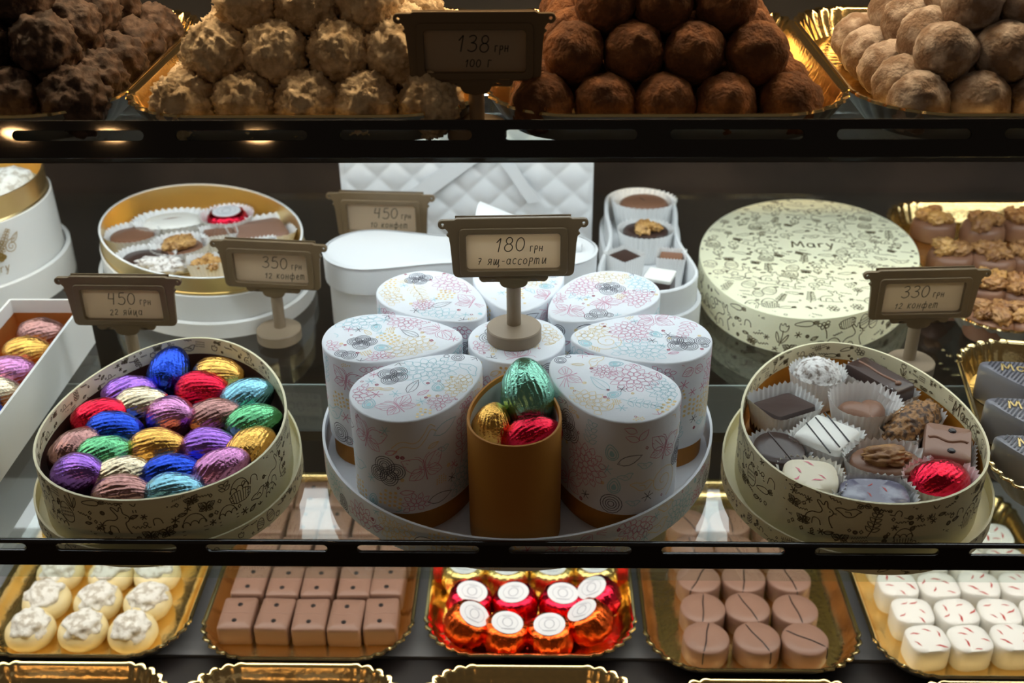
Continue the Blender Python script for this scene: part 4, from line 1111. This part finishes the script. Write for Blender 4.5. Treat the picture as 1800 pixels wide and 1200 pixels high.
# white pink
o, p = put('pink_flecked_square', 'white square chocolate with pink flecks near the front rim', 1420, 841, .034, AZ+.001, radians(-8))
link('body', choc('body', sup(.0155, .0145, 3.4, 48), .0205, M['whitechoc'], 'flat'), o); flecks(o, 91, 'pink_fleck', .0208, .0130, 5)
cup('white paper cup under the pink-flecked square', p.x, p.y, AZ, sup(.0165, .0155, 3, 60), radians(-8), .021, AG)
# grey oval
o, p = put('marbled_oval', 'grey-blue marbled rectangular chocolate at the front rim', 1537, 866, .033, AZ+.001, radians(-3))
link('body', choc('body', sup(.0190, .0125, 3, 48), .0195, M['greyblue'], 'flat'), o); flecks(o, 93, 'red_fleck', .0198, .0100, 3)
cup('white paper cup under the marbled chocolate', p.x, p.y, AZ, sup(.0200, .0138, 3, 60), radians(-3), .021, AG)
# red egg
p = keep_in(U(1657, 850, .031))
place_egg('red', Vector((p.x, p.y, .0290)), radians(28), 0, 'crimson ridged foil egg in the assortment box', None, 1, 1.08)
cup('white paper cup under the crimson egg', p.x, p.y, AZ, sup(.0195, .0155, 2.2, 60), radians(28), .022, AG)

# oval 350 box
BG = 'paper cups in the oval white box'; BZ = .0177; BT = .0355
def inbox(name, label, px, py, out, h, m, rot=0, kind='flat', cuph=.020, zt=BT):
    o, p = put(name, label, px, py, zt, BZ+.001, rot)
    link('body', choc('body', out, h, M[m], kind), o)
    c = [(x*1.10, y*1.10) for x, y in out]
    cup('white paper cup under the '+label, p.x, p.y, BZ, c, rot, cuph, BG)
    return o, p
inbox('milk_round', 'milk chocolate round in the oval white box', 232, 412, sup(.0180, .0170, 2, 40), .0165, 'milk')
o, p = inbox('white_striped_oval', 'striped white oval in the oval white box', 303, 388, sup(.0260, .0175, 2.2, 44), .0190, 'pure_white', radians(12), 'dome')
for k in (-1, 0, 1): link('stripe', tube('stripe', [(.018*u, .0055*k+.002*u, .0193-.0012*abs(u)-(.0015 if k else 0)) for u in (-1, -.5, 0, .5, 1)], .0005, M['milk'], 5), o)
o, p = put('foil_wrapped_sweet', 'red foil sweet with white label in the oval white box', 398, 372, .0415, BZ+.001); o['category'] = 'sweet'
link('wrapper', FS['red'], o); lb = link('label', LAB, o, (0, 0, .0232)); link('label_print', RING, lb)
cup('white paper cup under the red foil sweet', p.x, p.y, BZ, sup(.0195, .0195, 2, 60), 0, .022, BG)
o, p = inbox('walnut_round', 'walnut-topped round in the oval white box', 315, 431, sup(.0190, .0180, 2, 40), .0155, 'milk')
add_kernels(o, .0185, 5, .0075, random.Random(3), KERG, .75)
inbox('milk_square', 'large milk chocolate square in the oval white box', 458, 403, rrect(.0420, .0400, .008, 5), .0175, 'milk_pale', radians(25))
o, p = inbox('lined_bar', 'lined milk chocolate bar in the oval white box', 384, 408, rrect(.0240, .0190, .002, 4), .0170, 'milk', radians(20))
for k in (-1, 1): link('line', tube('line', [(.003*k+.002*u, .009*u, .0172) for u in (-1, 0, 1)], .0005, M['milk_pale'], 5), o)
inbox('dark_round', 'dark chocolate with white sugar in the oval white box', 256, 452, sup(.0190, .0160, 2.2, 40), .0165, 'dark')
o = tag(link('sugar_flakes', blob('sugar_flakes', M['sugar_ball'], (.0210, .0120, .0070), lambda q: 1+.35*noise.noise(q*3), 4), None, U(280, 463, .0345)), 'white sugary clump beside the dark round in the oval box', 'topping')
o.location.z = .0320; 
o, p = inbox('nut_bark', 'nutty bark piece by the front of the oval white box', 368, 458, rrect(.0280, .0170, .004, 4), .0140, 'dark', radians(15))
add_kernels(o, .0155, 4, .0085, random.Random(4), KERG, .7)
inbox('dark_bar_piece', 'dark bar half hidden behind the 350 sign', 446, 432, rrect(.0300, .0180, .003, 4), .0165, 'dark', radians(20))

# open keyhole box
KG = 'paper cups in the open keyhole box'; KZ = .0203
def inkey(name, label, px, py, out, h, m, rot=0, kind='flat', cuph=.026, zt=.043):
    o, p = put(name, label, px, py, zt, KZ+.001, rot)
    link('body', choc('body', out, h, M[m], kind), o)
    cup('white paper cup under the '+label, p.x, p.y, KZ, [(x*1.13, y*1.13) for x, y in out], rot, cuph, KG, .10)
    return o, p
o, p = inkey('milk_oval', 'oval milk chocolate at the keyhole\'s far end', 1132, 352, sup(.0222, .0180, 2, 44), .0255, 'milk', 0, 'dome', .027, .046)
link('line', tube('line', [(-.010+.017*u, .013-.025*u, .0256-.0045*(abs(2*u-1)**2)) for u in [i/8 for i in range(9)]], .0006, M['darkdot'], 5), o)
o, p = inkey('walnut_round', 'dark round topped with walnut in the open keyhole box', 1135, 406, sup(.0185, .0165, 2, 44), .0230, 'dark', 0, 'flat', .025)
add_kernels(o, .0255, 3, .0065, random.Random(8), KERG, .85)
inkey('dark_square', 'dark square chocolate in the open keyhole box', 1098, 452, rrect(.0190, .0190, .0015, 4), .0230, 'dark', radians(40))
inkey('milk_square_small', 'small milk chocolate square in the open keyhole box', 1180, 452, rrect(.0180, .0160, .0015, 4), .0225, 'milk', radians(-10))
o, p = put('white_topped_cube', 'white-topped chocolate cube in the open keyhole box', 1160, 483, .050, KZ+.001, radians(-20))
link('body', choc('body', rrect(.0200, .0190, .0015, 4), .0270, M['dark'], 'flat'), o)
link('white_top', choc('white_top', rrect(.0206, .0196, .0015, 4), .0030, M['pure_white'], 'flat'), o, (0, 0, .0265))

# ------------------------------------------------------------------ walnut chocolates
WG = 'walnut chocolates on the gold tray'; rng = random.Random(12)
WB = choc('shell', sup(.0190, .0190, 2, 40), .0170, M['milk'], 'dome')
WL = [(1642, 392, 'by the tray corner at the very back'), (1728, 400, 'second from the tray corner in the back row'), (1795, 392, 'third in the back row at the frame edge'),
      (1672, 450, 'above the 330 sign, beside the pale yellow box'), (1745, 455, 'above the 330 sign\'s ear'), (1805, 452, 'second row at the frame edge'),
      (1735, 505, 'right behind the 330 sign\'s ear'), (1800, 515, 'third row at the frame edge'), (1742, 562, 'at the front tray rim under the 330 sign\'s edge'), (1808, 566, 'front row at the frame edge'), (1665, 520, 'hidden behind the 330 sign')]
for i, (px, py, lb) in enumerate(WL):
    p = U(px, py, .014)
    o = thing('walnut_chocolate', 'milk chocolate with walnuts, '+lb, 'chocolate', (p.x, p.y, .0016), rng.uniform(0, 6), WG)
    link('shell', WB, o); add_kernels(o, .0195, 4, .0100, rng, KER if i % 3 else KERG+KER, 1.0)

# ------------------------------------------------------------------ grey striped chocolates
def striped(label, px, py, rot):
    p = U(px, py, .030); o = thing('striped_chocolate', label, 'chocolate', (p.x, p.y, .0017), rot, 'grey striped chocolates')
    out = smooth_pts([(-.024, .017), (.024, .017), (.026, .010), (.004, -.018), (-.004, -.018), (-.026, .010)], 2, True); out = list(reversed(out))
    link('body', choc('body', out, .0270, M['striped'], 'flat'), o)
    ink = Ink(); mp = lambda q: (q.x, q.y, .0276)
    for k in range(-9, 10):
        seg = [(.0048*k*.62+.010*u, -.016+.031*(u+1)/2) for u in [j/6 for j in range(-6, 7)]]
        inn = [(x*.93, y*.93) for x, y in out]; run = []
        for q in seg:
            if inside(inn, *q): run.append(q)
        if len(run) > 2: ink.line(run, .0011, 'stripe_dk', mp)
    write(ink, 'Mary', -.0135, .0025, .0095, .0012, 'ink_brightgold', lambda q: (q.x, q.y, .0279))
    ink.build('stripes_and_lettering', o, 'stuff'); return o
striped('grey striped triangular chocolate with gold lettering, at the back of its tray', 1800, 655, radians(-6))
striped('grey striped triangular chocolate with gold lettering, second in its tray', 1815, 722, radians(-6))
striped('grey striped triangular chocolate with gold lettering, third in its tray', 1835, 790, radians(-6))

# ------------------------------------------------------------------ the shop's recessed downlights, behind the viewer
M['lamp'] = mat('warm_lamp', (1, .9, .7), .5, emit=((1.0, .55, .22), 140.0))
M['lamp_ring'] = mat('lamp_ring', (.5, .5, .48), .4)
LR = sup(.055, .055, 2, 32)
for px, py, nm in ((28, 236, 'downlight reflected nearest the end of the upper rail'), (196, 238, 'downlight reflected second along the upper rail'), (453, 240, 'downlight reflected third along the upper rail')):
    d = (CROT @ Vector(((px-900)/F_PX, -(py-600)/F_PX, -1))).normalized()
    nrm = Vector((0, -cos(LEAN), -sin(LEAN)))
    hit = CAM + d*((-.066-CAM.y)/d.y); r = d-2*d.dot(nrm)*nrm
    p = hit + r*((1.75-hit.z)/r.z)
    t = thing('ceiling_downlight', nm, 'lamp', p, 0, 'shop downlights')
    link('trim_ring', loft('trim_ring', LR, [(.012, .004), (.012, 0), (0, 0), (0, .004)], M['lamp_ring'], cap0=False, cap1=False), t)
    link('lens', loft('lens', LR, [(-.0005, .002), (-.0005, .003)], M['lamp']), t)
